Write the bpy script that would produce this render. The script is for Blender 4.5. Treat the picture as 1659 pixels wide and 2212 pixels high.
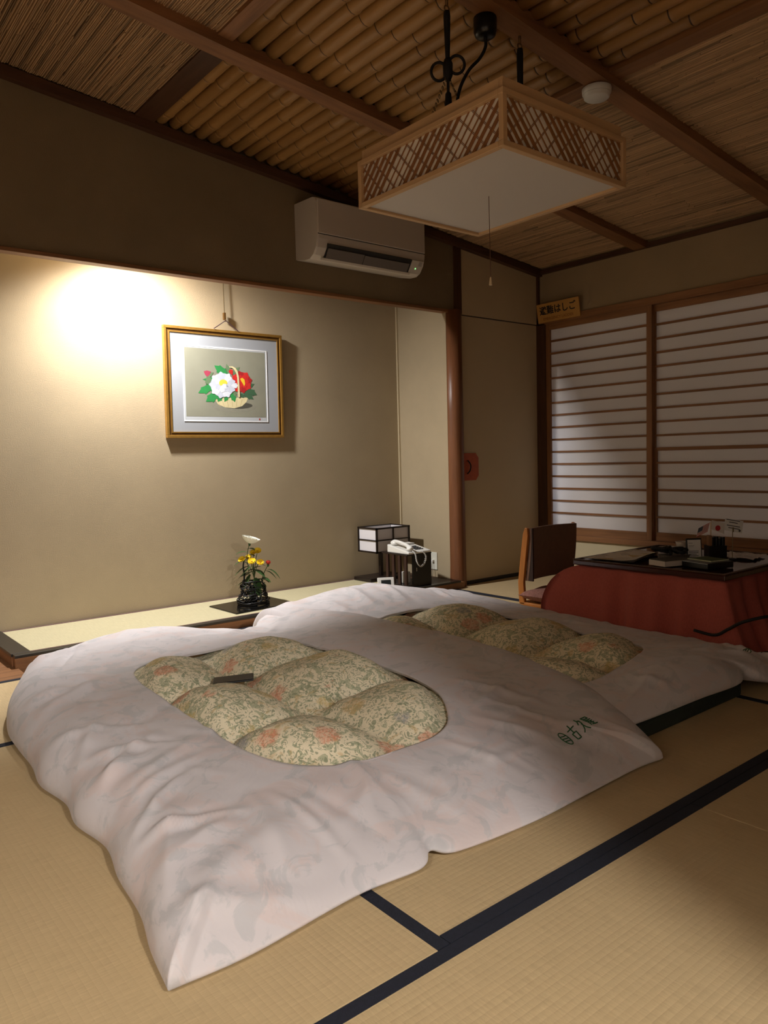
import bpy, bmesh, math, random
import numpy as np
from mathutils import Vector, Matrix, noise, Euler

for o in list(bpy.data.objects): bpy.data.objects.remove(o)
S = bpy.context.scene
COL = S.collection
random.seed(7)
PI = math.pi

# ------------------------------------------------------------------ camera
CAM_H = 0.97
def cam_axes(yaw, pitch, roll):
    yaw, pitch, roll = (math.radians(a) for a in (yaw, pitch, roll))
    f = Vector((math.sin(yaw)*math.cos(pitch), math.cos(yaw)*math.cos(pitch), -math.sin(pitch)))
    r = Vector((math.cos(yaw), -math.sin(yaw), 0)); u = r.cross(f)
    r2 = r*math.cos(roll)+u*math.sin(roll); u2 = -r*math.sin(roll)+u*math.cos(roll)
    return r2, u2, f
cr, cu, cf = cam_axes(39.023, 4.06, -1.4466)
cam = bpy.data.objects.new('camera', bpy.data.cameras.new('camera')); COL.objects.link(cam)
cam.matrix_world = Matrix(((cr.x, cu.x, -cf.x, 0), (cr.y, cu.y, -cf.y, 0), (cr.z, cu.z, -cf.z, CAM_H), (0, 0, 0, 1)))
cam.data.sensor_fit = 'HORIZONTAL'; cam.data.sensor_width = 36; cam.data.lens = 1644.35*36/1659
cam.data.clip_start = 0.02
S.camera = cam

# ------------------------------------------------------------------ world, lights, exposure
w = bpy.data.worlds.new('screen_backlight'); S.world = w; w.use_nodes = True
w.node_tree.nodes['Background'].inputs[0].default_value = (0.95, 0.90, 0.92, 1)
w.node_tree.nodes['Background'].inputs[1].default_value = 0.55  # ambient level raised to brighten the paper screens from behind
def light(name, kind, loc, power, col, size=0.1, rot=(0, 0, 0), sy=None):
    l = bpy.data.lights.new(name, kind); l.energy = power; l.color = col
    if kind == 'AREA':
        l.size = size
        if sy: l.shape = 'RECTANGLE'; l.size_y = sy
    else: l.shadow_soft_size = size
    o = bpy.data.objects.new(name, l); o.location = loc; o.rotation_euler = rot; COL.objects.link(o); return o
# lamp hidden behind the alcove's drop wall
al_ = light('alcove_lamp_light', 'SPOT', (1.62, 4.26, 2.30), 262, (1.0, 0.985, 0.97), 0.055, (math.radians(-10), math.radians(-12), 0))
al_.data.spot_size = math.radians(168); al_.data.spot_blend = 1.0
# unseen light added behind the viewer; the doorway jamb sets the floor's shadow edge
light('added_south_light', 'POINT', (0.58, -2.15, 2.22), 300, (1.0, 0.955, 0.915), 0.06)
# unseen light added beyond the left doorway to brighten floor and near duvet
light('added_left_light', 'POINT', (-1.42, 0.25, 2.32), 108, (1.0, 0.955, 0.915), 0.05)
# cool lamp on the balcony behind the paper screens
light('balcony_lamp_light', 'AREA', (5.14, 3.93, 0.78), 2.4, (0.66, 0.78, 1.0), 0.85, (0, math.radians(90), 0), 0.08)
S.view_settings.view_transform = 'Standard'; S.view_settings.look = 'None'
S.view_settings.exposure = 0.16; S.view_settings.gamma = 1.0; S.view_settings.use_curve_mapping = False

# ------------------------------------------------------------------ materials
def lin(c): return tuple(((v/255)/12.92 if v/255 <= .04045 else ((v/255+.055)/1.055)**2.4) for v in c)
class NT:
    def __init__(s, name):
        s.m = bpy.data.materials.new(name); s.m.use_nodes = True; s.t = s.m.node_tree
        s.b = s.t.nodes['Principled BSDF']; s.out = s.t.nodes['Material Output']
        s.tc = s.t.nodes.new('ShaderNodeTexCoord')
    def n(s, kind, **kw):
        nd = s.t.nodes.new(kind)
        for k, v in kw.items():
            if k.startswith('i_'):
                key = k[2:]
                key = int(key) if key.isdigit() else key.replace('_', ' ')
                nd.inputs[key].default_value = v
            else: setattr(nd, k, v)
        return nd
    def l(s, a, b): s.t.links.new(a, b)
    def vec(s, scale=(1, 1, 1), rot=(0, 0, 0), loc=(0, 0, 0)):
        m = s.n('ShaderNodeMapping'); m.inputs['Scale'].default_value = scale; m.inputs['Rotation'].default_value = rot; m.inputs['Location'].default_value = loc
        s.l(s.tc.outputs['Object'], m.inputs['Vector']); return m.outputs[0]
    def noise(s, scale, detail=3, st=(1, 1, 1), rough=.55, dist=0, loc=(0, 0, 0), rot=(0, 0, 0)):
        n = s.n('ShaderNodeTexNoise'); n.inputs['Scale'].default_value = scale; n.inputs['Detail'].default_value = detail
        n.inputs['Roughness'].default_value = rough; n.inputs['Distortion'].default_value = dist
        s.l(s.vec(st, rot, loc), n.inputs['Vector']); return n.outputs['Fac']
    def ramp(s, fac, stops, interp='LINEAR'):
        r = s.n('ShaderNodeValToRGB'); r.color_ramp.interpolation = interp; e = r.color_ramp.elements
        while len(e) < len(stops): e.new(0.5)
        for el, (p, c) in zip(e, stops): el.position = p; el.color = (*c, 1) if len(c) == 3 else c
        s.l(fac, r.inputs[0]); return r.outputs[0]
    def mix(s, fac, a, b, mode='MIX'):
        m = s.n('ShaderNodeMix'); m.data_type = 'RGBA'; m.blend_type = mode
        for sock, v in ((m.inputs[0], fac), (m.inputs[6], a), (m.inputs[7], b)):
            if hasattr(v, 'is_linked') or hasattr(v, 'links'): s.l(v, sock)
            else: sock.default_value = v if isinstance(v, (int, float)) else (*v, 1)
        return m.outputs[2]
    def math(s, op, a, b=0.0):
        m = s.n('ShaderNodeMath'); m.operation = op
        for sock, v in ((m.inputs[0], a), (m.inputs[1], b)):
            if hasattr(v, 'links'): s.l(v, sock)
            else: sock.default_value = v
        return m.outputs[0]
    def bump(s, h, strength=.3, dist=.01):
        b = s.n('ShaderNodeBump'); b.inputs['Strength'].default_value = strength; b.inputs['Distance'].default_value = dist
        s.l(h, b.inputs['Height']); s.l(b.outputs[0], s.b.inputs['Normal'])
    def base(s, c):
        if hasattr(c, 'links'): s.l(c, s.b.inputs['Base Color'])
        else: s.b.inputs['Base Color'].default_value = (*c, 1)
    def set(s, **kw):
        for k, v in kw.items(): s.b.inputs[k.replace('_', ' ')].default_value = v
MATS = {}
def mk(name, col, rough=.6, var=.12, vs=8, st=(1, 1, 1), bump=0, bs=60, bst=None, metal=0, spec=.5, det=3):
    if name in MATS: return MATS[name]
    N = NT(name); c = np.array(lin(col))
    if var: N.base(N.ramp(N.noise(vs, det, st), [(.3, tuple(c*(1-var))), (.7, tuple(np.minimum(c*(1+var), 1)))]))
    else: N.base(tuple(c))
    N.set(Roughness=rough, Metallic=metal); N.b.inputs['Specular IOR Level'].default_value = spec
    if bump: N.bump(N.noise(bs, 4, bst or st), bump, .01)
    MATS[name] = N.m; return N.m
def wood(name, col, axis, rough=.5, var=.25, spec=.4):
    st = [14, 14, 14]; st['xyz'.index(axis)] = 1.0
    return mk(name, col, rough, var, 2.2, tuple(st), .15, 6, None, 0, spec, 5)

WOOD_D = {a: wood('dark_wood_'+a, (78, 50, 32), a) for a in 'xyz'}
WOOD_M = {a: wood('mid_wood_'+a, (134, 92, 58), a) for a in 'xyz'}
WOOD_S = {a: wood('screen_wood_'+a, (140, 96, 60), a) for a in 'xyz'}
WOOD_L = {a: wood('pale_wood_'+a, (200, 164, 122), a, .5, .12) for a in 'xyz'}
WOOD_O = {a: wood('orange_wood_'+a, (178, 112, 52), a, .4, .15) for a in 'xyz'}
WOOD_POST = wood('post_wood', (122, 78, 50), 'z', .35, .2)
BLACKWOOD = mk('black_brown_wood', (34, 24, 20), .35, .2, 20)
LACQ = mk('black_lacquer', (16, 15, 14), .12, 0, spec=.6)
KAMACHI = mk('dark_board_lacquer', (44, 40, 36), .35, .1, 12, spec=.5)
PLASTER = mk('sand_plaster', (168, 151, 122), .95, .05, 3, bump=.16, bs=200)
PLASTER_R = mk('room_plaster', (128, 110, 82), .95, .06, 3, bump=.25, bs=160)
FUSUMA = mk('door_paper', (196, 176, 142), .9, .03, 3, bump=.06, bs=300)
WHITEP = mk('white_plastic', (228, 226, 220), .35, 0)
ACWHITE = mk('ivory_plastic', (205, 196, 184), .4, 0)
ACDARK = mk('dark_slot', (40, 38, 36), .6, 0)
BLACKP = mk('black_plastic', (14, 14, 15), .3, 0)
BLACKCORD = mk('black_cord', (12, 10, 9), .7, 0)
GREYP = mk('grey_plastic', (150, 150, 150), .5, 0)
PAPER = mk('paper_white', (215, 212, 208), .9, .03, 20)
NAVY = mk('navy_border_cloth', (20, 24, 38), .9, .25, 90, bump=.2, bs=400)
HERI_P = mk('brown_border_cloth', (104, 76, 70), .9, .35, 160)
GOLD = mk('gold_frame', (176, 132, 62), .35, .1, 30, metal=.55)
GOLD_D = mk('dark_gold', (104, 74, 36), .4, .1, 30, metal=.4)
MATBOARD = mk('white_mat_board', (156, 159, 164), .9, 0)

def mat_tatami(name, axis, col=(194, 170, 130)):
    # rows of the weave run along `axis` (the long side of the mat)
    N = NT(name); c = np.array(lin(col))
    k = 'xyz'.index(axis); o = 1-k
    st = [60, 60, 1]; st[k] = 60; st[o] = 600
    fine = N.noise(1, 2, (220 if k == 0 else 14, 220 if k == 1 else 14, 1))
    fib = N.noise(1, 3, (900 if k == 0 else 60, 900 if k == 1 else 60, 1))
    big = N.noise(2.2, 3)
    col1 = N.ramp(fine, [(.25, tuple(c*.86)), (.75, tuple(c*1.10))])
    col2 = N.mix(N.math('MULTIPLY', big, .35), col1, tuple(c*np.array((.94, .92, .80))))
    N.base(N.mix(.18, col2, N.ramp(fib, [(.3, tuple(c*.6)), (.7, tuple(c*1.25))])))
    sep = N.n('ShaderNodeSeparateXYZ'); N.l(N.tc.outputs['Object'], sep.inputs[0])
    x = N.math('MULTIPLY', sep.outputs[o], 2*PI/.0155)
    ridge = N.math('POWER', N.math('ABSOLUTE', N.math('SINE', N.math('MULTIPLY', x, .5))), .55)
    h = N.math('ADD', N.math('MULTIPLY', ridge, .8), N.math('MULTIPLY', fib, .7))
    N.bump(h, .16, .004); N.set(Roughness=.75); N.b.inputs['Specular IOR Level'].default_value = .25
    return N.m
TAT_X = mat_tatami('tatami_weave_x', 'x'); TAT_Y = mat_tatami('tatami_weave_y', 'y')
TAT_T = mat_tatami('alcove_tatami', 'x', (194, 184, 150))

def mat_bamboo():
    N = NT('bamboo_culm'); oi = N.n('ShaderNodeObjectInfo')
    c0, c1 = np.array(lin((150, 110, 62))), np.array(lin((180, 136, 80)))
    a = N.mix(oi.outputs['Random'], tuple(c0), tuple(c1))
    nz = N.noise(3, 4, (8, 1.2, 8))
    N.base(N.mix(N.math('MULTIPLY', nz, .55), a, tuple(c0*.55)))
    N.set(Roughness=.42); N.b.inputs['Specular IOR Level'].default_value = .45
    return N.m
BAMBOO = mat_bamboo()
BNODE = mk('bamboo_node', (58, 38, 20), .6, .2, 20)
def mat_reed():
    N = NT('reed'); at = N.n('ShaderNodeAttribute'); at.attribute_name = 'tone'
    c = np.array(lin((190, 154, 114)))
    a = N.ramp(at.outputs['Fac'], [(0, tuple(c*.42)), (.16, tuple(c*.82)), (.8, tuple(c*1.02)), (1, tuple(c*1.18))])
    nz = N.noise(1, 3, (60, 5, 60))
    N.base(N.mix(N.math('MULTIPLY', nz, .5), a, tuple(c*.55))); N.set(Roughness=.65)
    return N.m
REED = mat_reed()

def mat_floral():
    N = NT('floral_cotton')
    base = np.array(lin((226, 214, 184)))
    def warp(scale, amt, loc=(0, 0, 0)):
        n = N.n('ShaderNodeTexNoise'); n.inputs['Scale'].default_value = scale; n.inputs['Detail'].default_value = 2
        N.l(N.vec(loc=loc), n.inputs['Vector'])
        v = N.n('ShaderNodeVectorMath'); v.operation = 'MULTIPLY_ADD'
        N.l(n.outputs['Color'], v.inputs[0]); v.inputs[1].default_value = (amt,)*3; N.l(N.vec(), v.inputs[2]); return v.outputs[0]
    w1 = warp(14, .10)
    vo = N.n('ShaderNodeTexVoronoi'); vo.inputs['Scale'].default_value = 34; N.l(w1, vo.inputs['Vector'])
    n1 = N.n('ShaderNodeTexNoise'); n1.inputs['Scale'].default_value = 24; n1.inputs['Detail'].default_value = 1.5; n1.inputs['Distortion'].default_value = 1.9; N.l(N.vec(), n1.inputs['Vector'])
    leaf = N.ramp(n1.outputs['Fac'], [(.545, (0, 0, 0)), (.57, (1, 1, 1)), (.61, (1, 1, 1)), (.63, (.35,)*3), (.66, (.9,)*3)])
    c = N.mix(N.math('MULTIPLY', leaf, .8), tuple(base), lin((150, 156, 122)))
    n2 = N.n('ShaderNodeTexNoise'); n2.inputs['Scale'].default_value = 34; n2.inputs['Detail'].default_value = 1; n2.inputs['Distortion'].default_value = 2.6; N.l(N.vec(loc=(5, 2, 1)), n2.inputs['Vector'])
    tw = N.ramp(n2.outputs['Fac'], [(.36, (1, 1, 1)), (.395, (0, 0, 0)), (.60, (0, 0, 0)), (.625, (1, 1, 1))])
    c = N.mix(N.math('MULTIPLY', tw, .75), c, lin((132, 138, 108)))
    n4 = N.noise(16, 2, dist=1.5, loc=(1, 4, 2)); c = N.mix(N.ramp(n4, [(.60, (0, 0, 0)), (.68, (.55,)*3)]), c, lin((206, 176, 122)))
    # flower heads: warped voronoi cells
    w2 = warp(34, .05)
    v2 = N.n('ShaderNodeTexVoronoi'); v2.inputs['Scale'].default_value = 7.0; N.l(w2, v2.inputs['Vector'])
    fl = N.ramp(v2.outputs['Distance'], [(.24, (1, 1, 1)), (.33, (0, 0, 0))])
    hue = N.n('ShaderNodeSeparateColor'); N.l(v2.outputs['Color'], hue.inputs[0])
    fc = N.ramp(hue.outputs[0], [(0, lin((216, 132, 100))), (.45, lin((214, 146, 116))), (.5, lin((202, 172, 104))), (.8, lin((200, 166, 110))), (.85, lin((140, 142, 150))), (1, lin((150, 146, 150)))], 'CONSTANT')
    n3 = N.noise(60, 2, dist=2, loc=(9, 0, 0)); pet = N.ramp(n3, [(.42, (.45,)*3), (.58, (1, 1, 1))])
    c = N.mix(N.math('MULTIPLY', N.math('MULTIPLY', fl, pet), .72), c, fc)
    N.base(c); N.set(Roughness=.85); N.bump(N.noise(24, 4), .25, .01)
    return N.m
FLORAL = mat_floral()
def mat_cover():
    N = NT('white_duvet_cotton'); c = np.array(lin((204, 197, 198)))
    p = N.noise(5, 4, loc=(2, 7, 0), dist=1.2, rough=.65); g = N.noise(9, 4, loc=(8, 1, 0), dist=1.5, rough=.65)
    a = N.mix(N.ramp(p, [(.50, (0, 0, 0)), (.60, (.62,)*3)]), tuple(c), lin((206, 188, 184)))
    a = N.mix(N.ramp(g, [(.53, (0, 0, 0)), (.60, (.55,)*3)]), a, lin((178, 178, 180)))
    N.base(a); N.set(Roughness=.85); N.b.inputs['Sheen Weight'].default_value = .15
    n1 = N.noise(7, 3, (1, 1, 1), .5, 1.2); n2 = N.noise(700, 1)
    N.bump(N.math('ADD', n1, N.math('MULTIPLY', n2, .03)), .16, .02)
    return N.m
COVER = mat_cover()
def mat_shoji():
    N = NT('screen_paper'); N.base(lin((236, 230, 226))); N.set(Roughness=.95)
    tr = N.n('ShaderNodeBsdfTranslucent'); tr.inputs[0].default_value = (.86, .84, .82, 1)
    mx = N.n('ShaderNodeMixShader'); mx.inputs[0].default_value = .25
    N.l(N.b.outputs[0], mx.inputs[1]); N.l(tr.outputs[0], mx.inputs[2]); N.l(mx.outputs[0], N.out.inputs[0]); return N.m
SHOJI = mat_shoji()
def mat_red():
    N = NT('red_weave_cloth'); c = np.array(lin((172, 84, 72)))
    f = N.noise(1, 2, (500, 500, 60)); big = N.noise(4, 3)
    N.base(N.mix(N.math('MULTIPLY', big, .4), N.ramp(f, [(.3, tuple(c*.8)), (.7, tuple(c*1.2))]), tuple(c*.75)))
    N.set(Roughness=.95); N.bump(f, .2, .003); return N.m
REDCLOTH = mat_red()
LEATHER = mk('brown_leatherette', (118, 88, 70), .45, .08, 40, bump=.15, bs=300)
MAUVE = mk('mauve_cushion_cloth', (150, 104, 92), .95, .25, 90, bump=.3, bs=300)
GREENMAT = mk('dark_green_ticking', (34, 42, 34), .95, .15, 60)
TABLETOP = mk('red_brown_lacquered_wood', (62, 28, 22), .10, .12, 3, (1, 12, 1), spec=.6)
LEAF = mk('leaf_green', (52, 84, 40), .5, .25, 60)
STEM = mk('stem_green', (70, 92, 44), .6, .15, 60)
PETAL_W = mk('white_petal', (240, 240, 230), .7, .03, 60)
PETAL_Y = mk('yellow_petal', (236, 200, 20), .6, .08, 60)
PETAL_R = mk('red_petal', (200, 56, 40), .6, .1, 60)
LACED = mk('black_woven_cane', (20, 18, 17), .4, .1, 60, spec=.4)
EMBR = mk('green_thread', (20, 84, 44), .8, .1, 90)
ORANGEP = mk('orange_lacquer_plate', (180, 82, 40), .5, .12, 30)
SIGNY = mk('yellow_sign_board', (196, 146, 74), .6, .05, 10)

# ------------------------------------------------------------------ mesh builder
class MB:
    def __init__(s): s.v = []; s.f = []
    def add(s, v, f):
        b = len(s.v); s.v += [tuple(p) for p in v]; s.f += [tuple(i+b for i in q) for q in f]; return s
    def box(s, x0, x1, y0, y1, z0, z1):
        return s.add([(x0, y0, z0), (x1, y0, z0), (x1, y1, z0), (x0, y1, z0), (x0, y0, z1), (x1, y0, z1), (x1, y1, z1), (x0, y1, z1)],
                     [(3, 2, 1, 0), (4, 5, 6, 7), (0, 1, 5, 4), (1, 2, 6, 5), (2, 3, 7, 6), (3, 0, 4, 7)])
    def bar(s, a, b, w, h, up=(0, 0, 1)):
        a, b = Vector(a), Vector(b); d = (b-a).normalized(); u = Vector(up); r = d.cross(u).normalized(); u = r.cross(d)
        v = [p+r*i*w/2+u*j*h/2 for p in (a, b) for i, j in ((-1, -1), (1, -1), (1, 1), (-1, 1))]
        return s.add(v, [(0, 1, 2, 3), (7, 6, 5, 4), (0, 4, 5, 1), (1, 5, 6, 2), (2, 6, 7, 3), (3, 7, 4, 0)])
    def tube(s, pts, r, n=8, cap=True):
        pts = [Vector(p) for p in pts]; rs = r if hasattr(r, '__len__') else [r]*len(pts)
        v = []; f = []; ref = None
        for i, p in enumerate(pts):
            d = (pts[min(i+1, len(pts)-1)]-pts[max(i-1, 0)]).normalized()
            if ref is None: ref = d.orthogonal().normalized()
            ref = (ref-d*ref.dot(d)); ref = ref.normalized() if ref.length > 1e-6 else d.orthogonal().normalized()
            q = d.cross(ref)
            v += [p+(ref*math.cos(2*PI*k/n)+q*math.sin(2*PI*k/n))*rs[i] for k in range(n)]
        for i in range(len(pts)-1):
            f += [(i*n+k, i*n+(k+1) % n, (i+1)*n+(k+1) % n, (i+1)*n+k) for k in range(n)]
        if cap: f += [tuple(range(n-1, -1, -1)), tuple((len(pts)-1)*n+k for k in range(n))]
        return s.add(v, f)
    def lathe(s, prof, c=(0, 0, 0), n=24, cap=True):
        v = [(c[0]+r*math.cos(2*PI*k/n), c[1]+r*math.sin(2*PI*k/n), c[2]+z) for r, z in prof for k in range(n)]
        f = [(i*n+k, i*n+(k+1) % n, (i+1)*n+(k+1) % n, (i+1)*n+k) for i in range(len(prof)-1) for k in range(n)]
        if cap: f += [tuple(range(n-1, -1, -1)), tuple((len(prof)-1)*n+k for k in range(n))]
        return s.add(v, f)
    def prism(s, poly, M0, t):
        # poly in 2D, M0 maps (u,v,w) to 3D
        n = len(poly); v = [M0(u, q, 0) for u, q in poly]+[M0(u, q, t) for u, q in poly]
        f = [tuple(range(n-1, -1, -1)), tuple(range(n, 2*n))]+[(k, (k+1) % n, n+(k+1) % n, n+k) for k in range(n)]
        return s.add(v, f)
    def grid(s, P, closed_u=False):
        m = len(P); n = len(P[0]); v = [p for row in P for p in row]
        f = [(i*n+j, i*n+(j+1) % n, (i+1)*n+(j+1) % n, (i+1)*n+j) for i in range(m-1) for j in range(n if closed_u else n-1)]
        return s.add(v, f)
    def build(s, name, mat, parent=None, smooth=False, bev=0, local=False, mats=None):
        me = bpy.data.meshes.new(name)
        off = Vector((0, 0, 0))
        if parent is not None and not local:
            p = parent
            while p is not None: off += p.location; p = p.parent
        me.from_pydata([Vector(p)-off for p in s.v], [], s.f)
        me.materials.append(mat)
        if smooth: me.polygons.foreach_set('use_smooth', [True]*len(me.polygons))
        me.update()
        o = bpy.data.objects.new(name, me); COL.objects.link(o)
        if parent is not None: o.parent = parent
        if bev:
            md = o.modifiers.new('bevel', 'BEVEL'); md.width = bev; md.segments = 2; md.limit_method = 'ANGLE'; md.angle_limit = math.radians(40)
        return o
def box(name, mat, x0, x1, y0, y1, z0, z1, parent=None, bev=0, local=False):
    return MB().box(x0, x1, y0, y1, z0, z1).build(name, mat, parent, bev=bev, local=local)
def tag(o, label, cat, group=None):
    o['label'] = label; o['category'] = cat
    if group: o['group'] = group
    return o
def thing(name, label, cat, loc, rz=0, group=None):
    o = bpy.data.objects.new(name, None); o.empty_display_size = .05; o.location = loc; o.rotation_euler = (0, 0, rz); COL.objects.link(o)
    return tag(o, label, cat, group)
def struct(o, label=None, cat=None):
    o['kind'] = 'structure'
    if label: o['label'] = label
    if cat: o['category'] = cat
    return o
def sroot(name, label, cat, loc=(0, 0, 0)):
    o = bpy.data.objects.new(name, None); o.empty_display_size = .05; o.location = loc; COL.objects.link(o); return struct(o, label, cat)
def catmull(P, n):
    P = [np.array(p, float) for p in P]; Q = [2*P[0]-P[1]]+P+[2*P[-1]-P[-2]]; out = []
    L = len(P)-1
    for i in range(n+1):
        t = i/n*L; k = min(int(t), L-1); u = t-k; a, b, c, d = Q[k:k+4]
        out.append(.5*((2*b)+(-a+c)*u+(2*a-5*b+4*c-d)*u*u+(-a+3*b-3*c+d)*u**3))
    return out
def text_geo(body, size, ext=.0006, offset=0.0, spacing=1.0):
    cu = bpy.data.curves.new('lettering', 'FONT'); cu.body = body; cu.size = size; cu.align_x = 'CENTER'; cu.align_y = 'CENTER'
    cu.extrude = ext; cu.offset = offset; cu.space_character = spacing; cu.resolution_u = 3
    ob = bpy.data.objects.new('lettering', cu); COL.objects.link(ob)
    bpy.context.view_layer.update()
    me = bpy.data.meshes.new_from_object(ob.evaluated_get(bpy.context.evaluated_depsgraph_get()))
    v = [tuple(p.co) for p in me.vertices]; f = [tuple(p.vertices) for p in me.polygons]
    bpy.data.objects.remove(ob); bpy.data.curves.remove(cu); bpy.data.meshes.remove(me)
    return v, f

# ------------------------------------------------------------------ room dimensions
YW = 4.05      # plane of the alcove front and closet door
XW = 4.94      # plane of the window wall
XL = -0.95     # left wall
YS = -1.20     # wall behind the camera
YB = 4.61      # back wall of the alcove
ZP = 0.058     # alcove floor
LZ = 2.012     # lintel height
def zc(x): return 2.40+.11*(XW-x)     # underside of the ceiling beams, sloping down to the window

# ------------------------------------------------------------------ floor with tatami mats
floor = struct(box('floor', mk('sub_floor', (60, 45, 30), .9), -2.65, XW+.1, YS-2.6, YB+.1, -.10, -.055), 'straw tatami floor with navy cloth borders', 'floor')
HW = .033
def mat_piece(x0, x1, y0, y1, long):
    g = .0012
    t = box('tatami_mat', TAT_X if long == 'x' else TAT_Y, x0+g, x1-g, y0+g, y1-g, -.055, 0, floor, bev=.002)
    if long == 'x':
        for a, b in ((y0+g, y0+HW), (y1-HW, y1-g)): box('border', NAVY, x0+g, x1-g, a, b, -.004, .0012, t)
    else:
        for a, b in ((x0+g, x0+HW), (x1-HW, x1-g)): box('border', NAVY, a, b, y0+g, y1-g, -.004, .0012, t)
def mat_one(x0, x1, y0, y1, long, borders):
    g = .0012
    t = box('tatami_mat', TAT_X if long == 'x' else TAT_Y, x0+g, x1-g, y0+g, y1-g, -.055, 0, floor, bev=.002)
    for b in borders:
        if b == 's': r = (x0+g, x1-g, y0+g, y0+HW)
        if b == 'n': r = (x0+g, x1-g, y1-HW, y1-g)
        if b == 'w': r = (x0+g, x0+HW, y0+g, y1-g)
        if b == 'e': r = (x1-HW, x1-g, y0+g, y1-g)
        box('border', NAVY, r[0], r[1], r[2], r[3], -.004, .0012, t)
Y1 = 1.059
for a in ((0.07, 1.001, Y1, 2.862, 'y', 'we'), (1.001, 2.90, Y1, 1.97, 'x', 'sn'), (1.001, 2.90, 1.97, 2.862, 'x', 'sn'),
          (2.90, 3.85, Y1, 2.90, 'y', 'we'), (XL, 1.001, 2.862, 3.75, 'x', 'sn'), (1.001, 2.90, 2.862, 3.945, 'x', 'sn'), (2.90, 3.85, 2.90, 3.945, 'y', 'we'),
          (3.85, XW, 2.20, 4.03, 'y', 'we'), (3.85, XW, .13, 2.20, 'y', 'we'), (0.0, 1.918, .13, Y1, 'x', 'sn'), (1.918, 3.85, .13, Y1, 'x', 'sn'),
          (XL, 0.07, Y1, 2.862, 'y', 'we'), (XL, 0.0, YS, Y1, 'y', 'we'), (0, 1.918, YS, .13, 'x', 'n'), (1.918, 3.85, YS, .13, 'x', 'n'), (3.85, XW, YS, .13, 'y', 'w')):
    mat_one(*a)
# wooden boards left of the alcove
for i in range(3):
    y0 = 3.752+i*.29
    box('floor_board', WOOD_M['x'], XL, .895, y0, y0+.288, -.055, -.002, floor, bev=.003)
box('floor_board', WOOD_M['x'], -1.6, 2.0, -3.7, YS-.001, -.055, -.004, floor)
box('floor_board', WOOD_M['y'], -2.6, XL-.001, YS, 2.6, -.055, -.004, floor)

# ------------------------------------------------------------------ walls
struct(box('wall_back', PLASTER, XL-.1, 4.05, YB, YB+.1, -.05, 3.0), 'sandy beige plaster wall at the back of the alcove', 'wall')
struct(box('wall_alcove_return', PLASTER, 3.912, 4.04, 4.06, YB, 0, 2.9), 'narrow plaster side wall of the alcove', 'wall')
struct(box('trim_corner_strip', mk('pale_strip', (188, 172, 140), .6, 0), 3.898, 3.912, YB-.014, YB, ZP, 2.6), 'thin pale strip in the alcove corner', 'trim')
def sloped(name, mat, x0, x1, y0, y1, zb, off, parent=None):
    m = MB(); t = lambda x: zc(x)+off; b = (lambda x: zb) if not callable(zb) else zb
    m.add([(x0, y0, b(x0)), (x1, y0, b(x1)), (x1, y1, b(x1)), (x0, y1, b(x0)), (x0, y0, t(x0)), (x1, y0, t(x1)), (x1, y1, t(x1)), (x0, y1, t(x0))],
          [(3, 2, 1, 0), (4, 5, 6, 7), (0, 1, 5, 4), (1, 2, 6, 5), (2, 3, 7, 6), (3, 0, 4, 7)])
    return m.build(name, mat, parent)
struct(sloped('wall_alcove_drop', PLASTER_R, XL, 3.988, YW, YW+.045, LZ+.012, .12), 'dark plaster drop wall above the alcove opening', 'wall')
struct(sloped('wall_closet', MATS['door_paper'], 4.058, XW+.05, YW, YW+.075, LZ, .12), 'plaster wall above the closet door', 'wall')
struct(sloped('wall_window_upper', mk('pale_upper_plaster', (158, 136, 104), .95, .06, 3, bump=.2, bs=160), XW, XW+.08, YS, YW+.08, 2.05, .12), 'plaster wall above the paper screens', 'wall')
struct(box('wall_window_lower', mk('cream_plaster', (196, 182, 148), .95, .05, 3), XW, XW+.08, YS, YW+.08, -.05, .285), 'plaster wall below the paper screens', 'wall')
struct(box('wall_window_side', PLASTER_R, XW, XW+.08, YS, 2.06, .285, 2.05), 'plaster wall beside the paper screens', 'wall')
ws = sroot('wall_south', 'plaster wall behind the viewer with a doorway added to let light in', 'wall')
DX0, DX1, DZ = -.80, .86, 2.0  # added doorway; its edges shape the light falling into the room
box('wall_panel', PLASTER_R, XL-.1, DX0, YS-.06, YS, -.05, 3.2, ws)
box('wall_panel', PLASTER_R, DX1, XW+.1, YS-.06, YS, -.05, 3.2, ws)
box('wall_panel', PLASTER_R, DX0, DX1, YS-.06, YS, DZ, 3.2, ws)
wl = sroot('wall_left', 'plaster wall on the left with a wide doorway added to let light in', 'wall')  # doorway added so the unseen left light can enter
box('wall_panel', PLASTER_R, XL-.08, XL, 1.75, YB, -.05, 3.2, wl)
box('wall_panel', PLASTER_R, XL-.08, XL, YS, 1.75, 2.0, 3.2, wl)
box('wall_panel', PLASTER_R, XL-.08, XL, YS, -.85, -.05, 2.0, wl)
CORR = mk('entrance_wall_paper', (182, 176, 166), .9, .02)
cc = sroot('wall_corridor', 'plain walls of the corridor outside the left doorway', 'wall')
box('wall_panel', CORR, -2.6, -2.5, YS, 2.6, -.05, 2.6, cc); box('wall_panel', CORR, -2.6, XL-.08, 2.5, 2.6, -.05, 2.6, cc)
box('wall_panel', CORR, -2.6, XL-.08, YS-.05, YS, -.05, 2.6, cc); box('corridor_ceiling', CORR, -2.6, XL-.08, YS, 2.6, 2.5, 2.6, cc)
cw = sroot('wall_entrance', 'plain walls of the entrance room behind the viewer', 'wall')
box('wall_panel', CORR, -1.6, -1.5, -3.6, YS-.06, -.05, 2.5, cw); box('wall_panel', CORR, 1.9, 2.0, -3.6, YS-.06, -.05, 2.5, cw)
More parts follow.
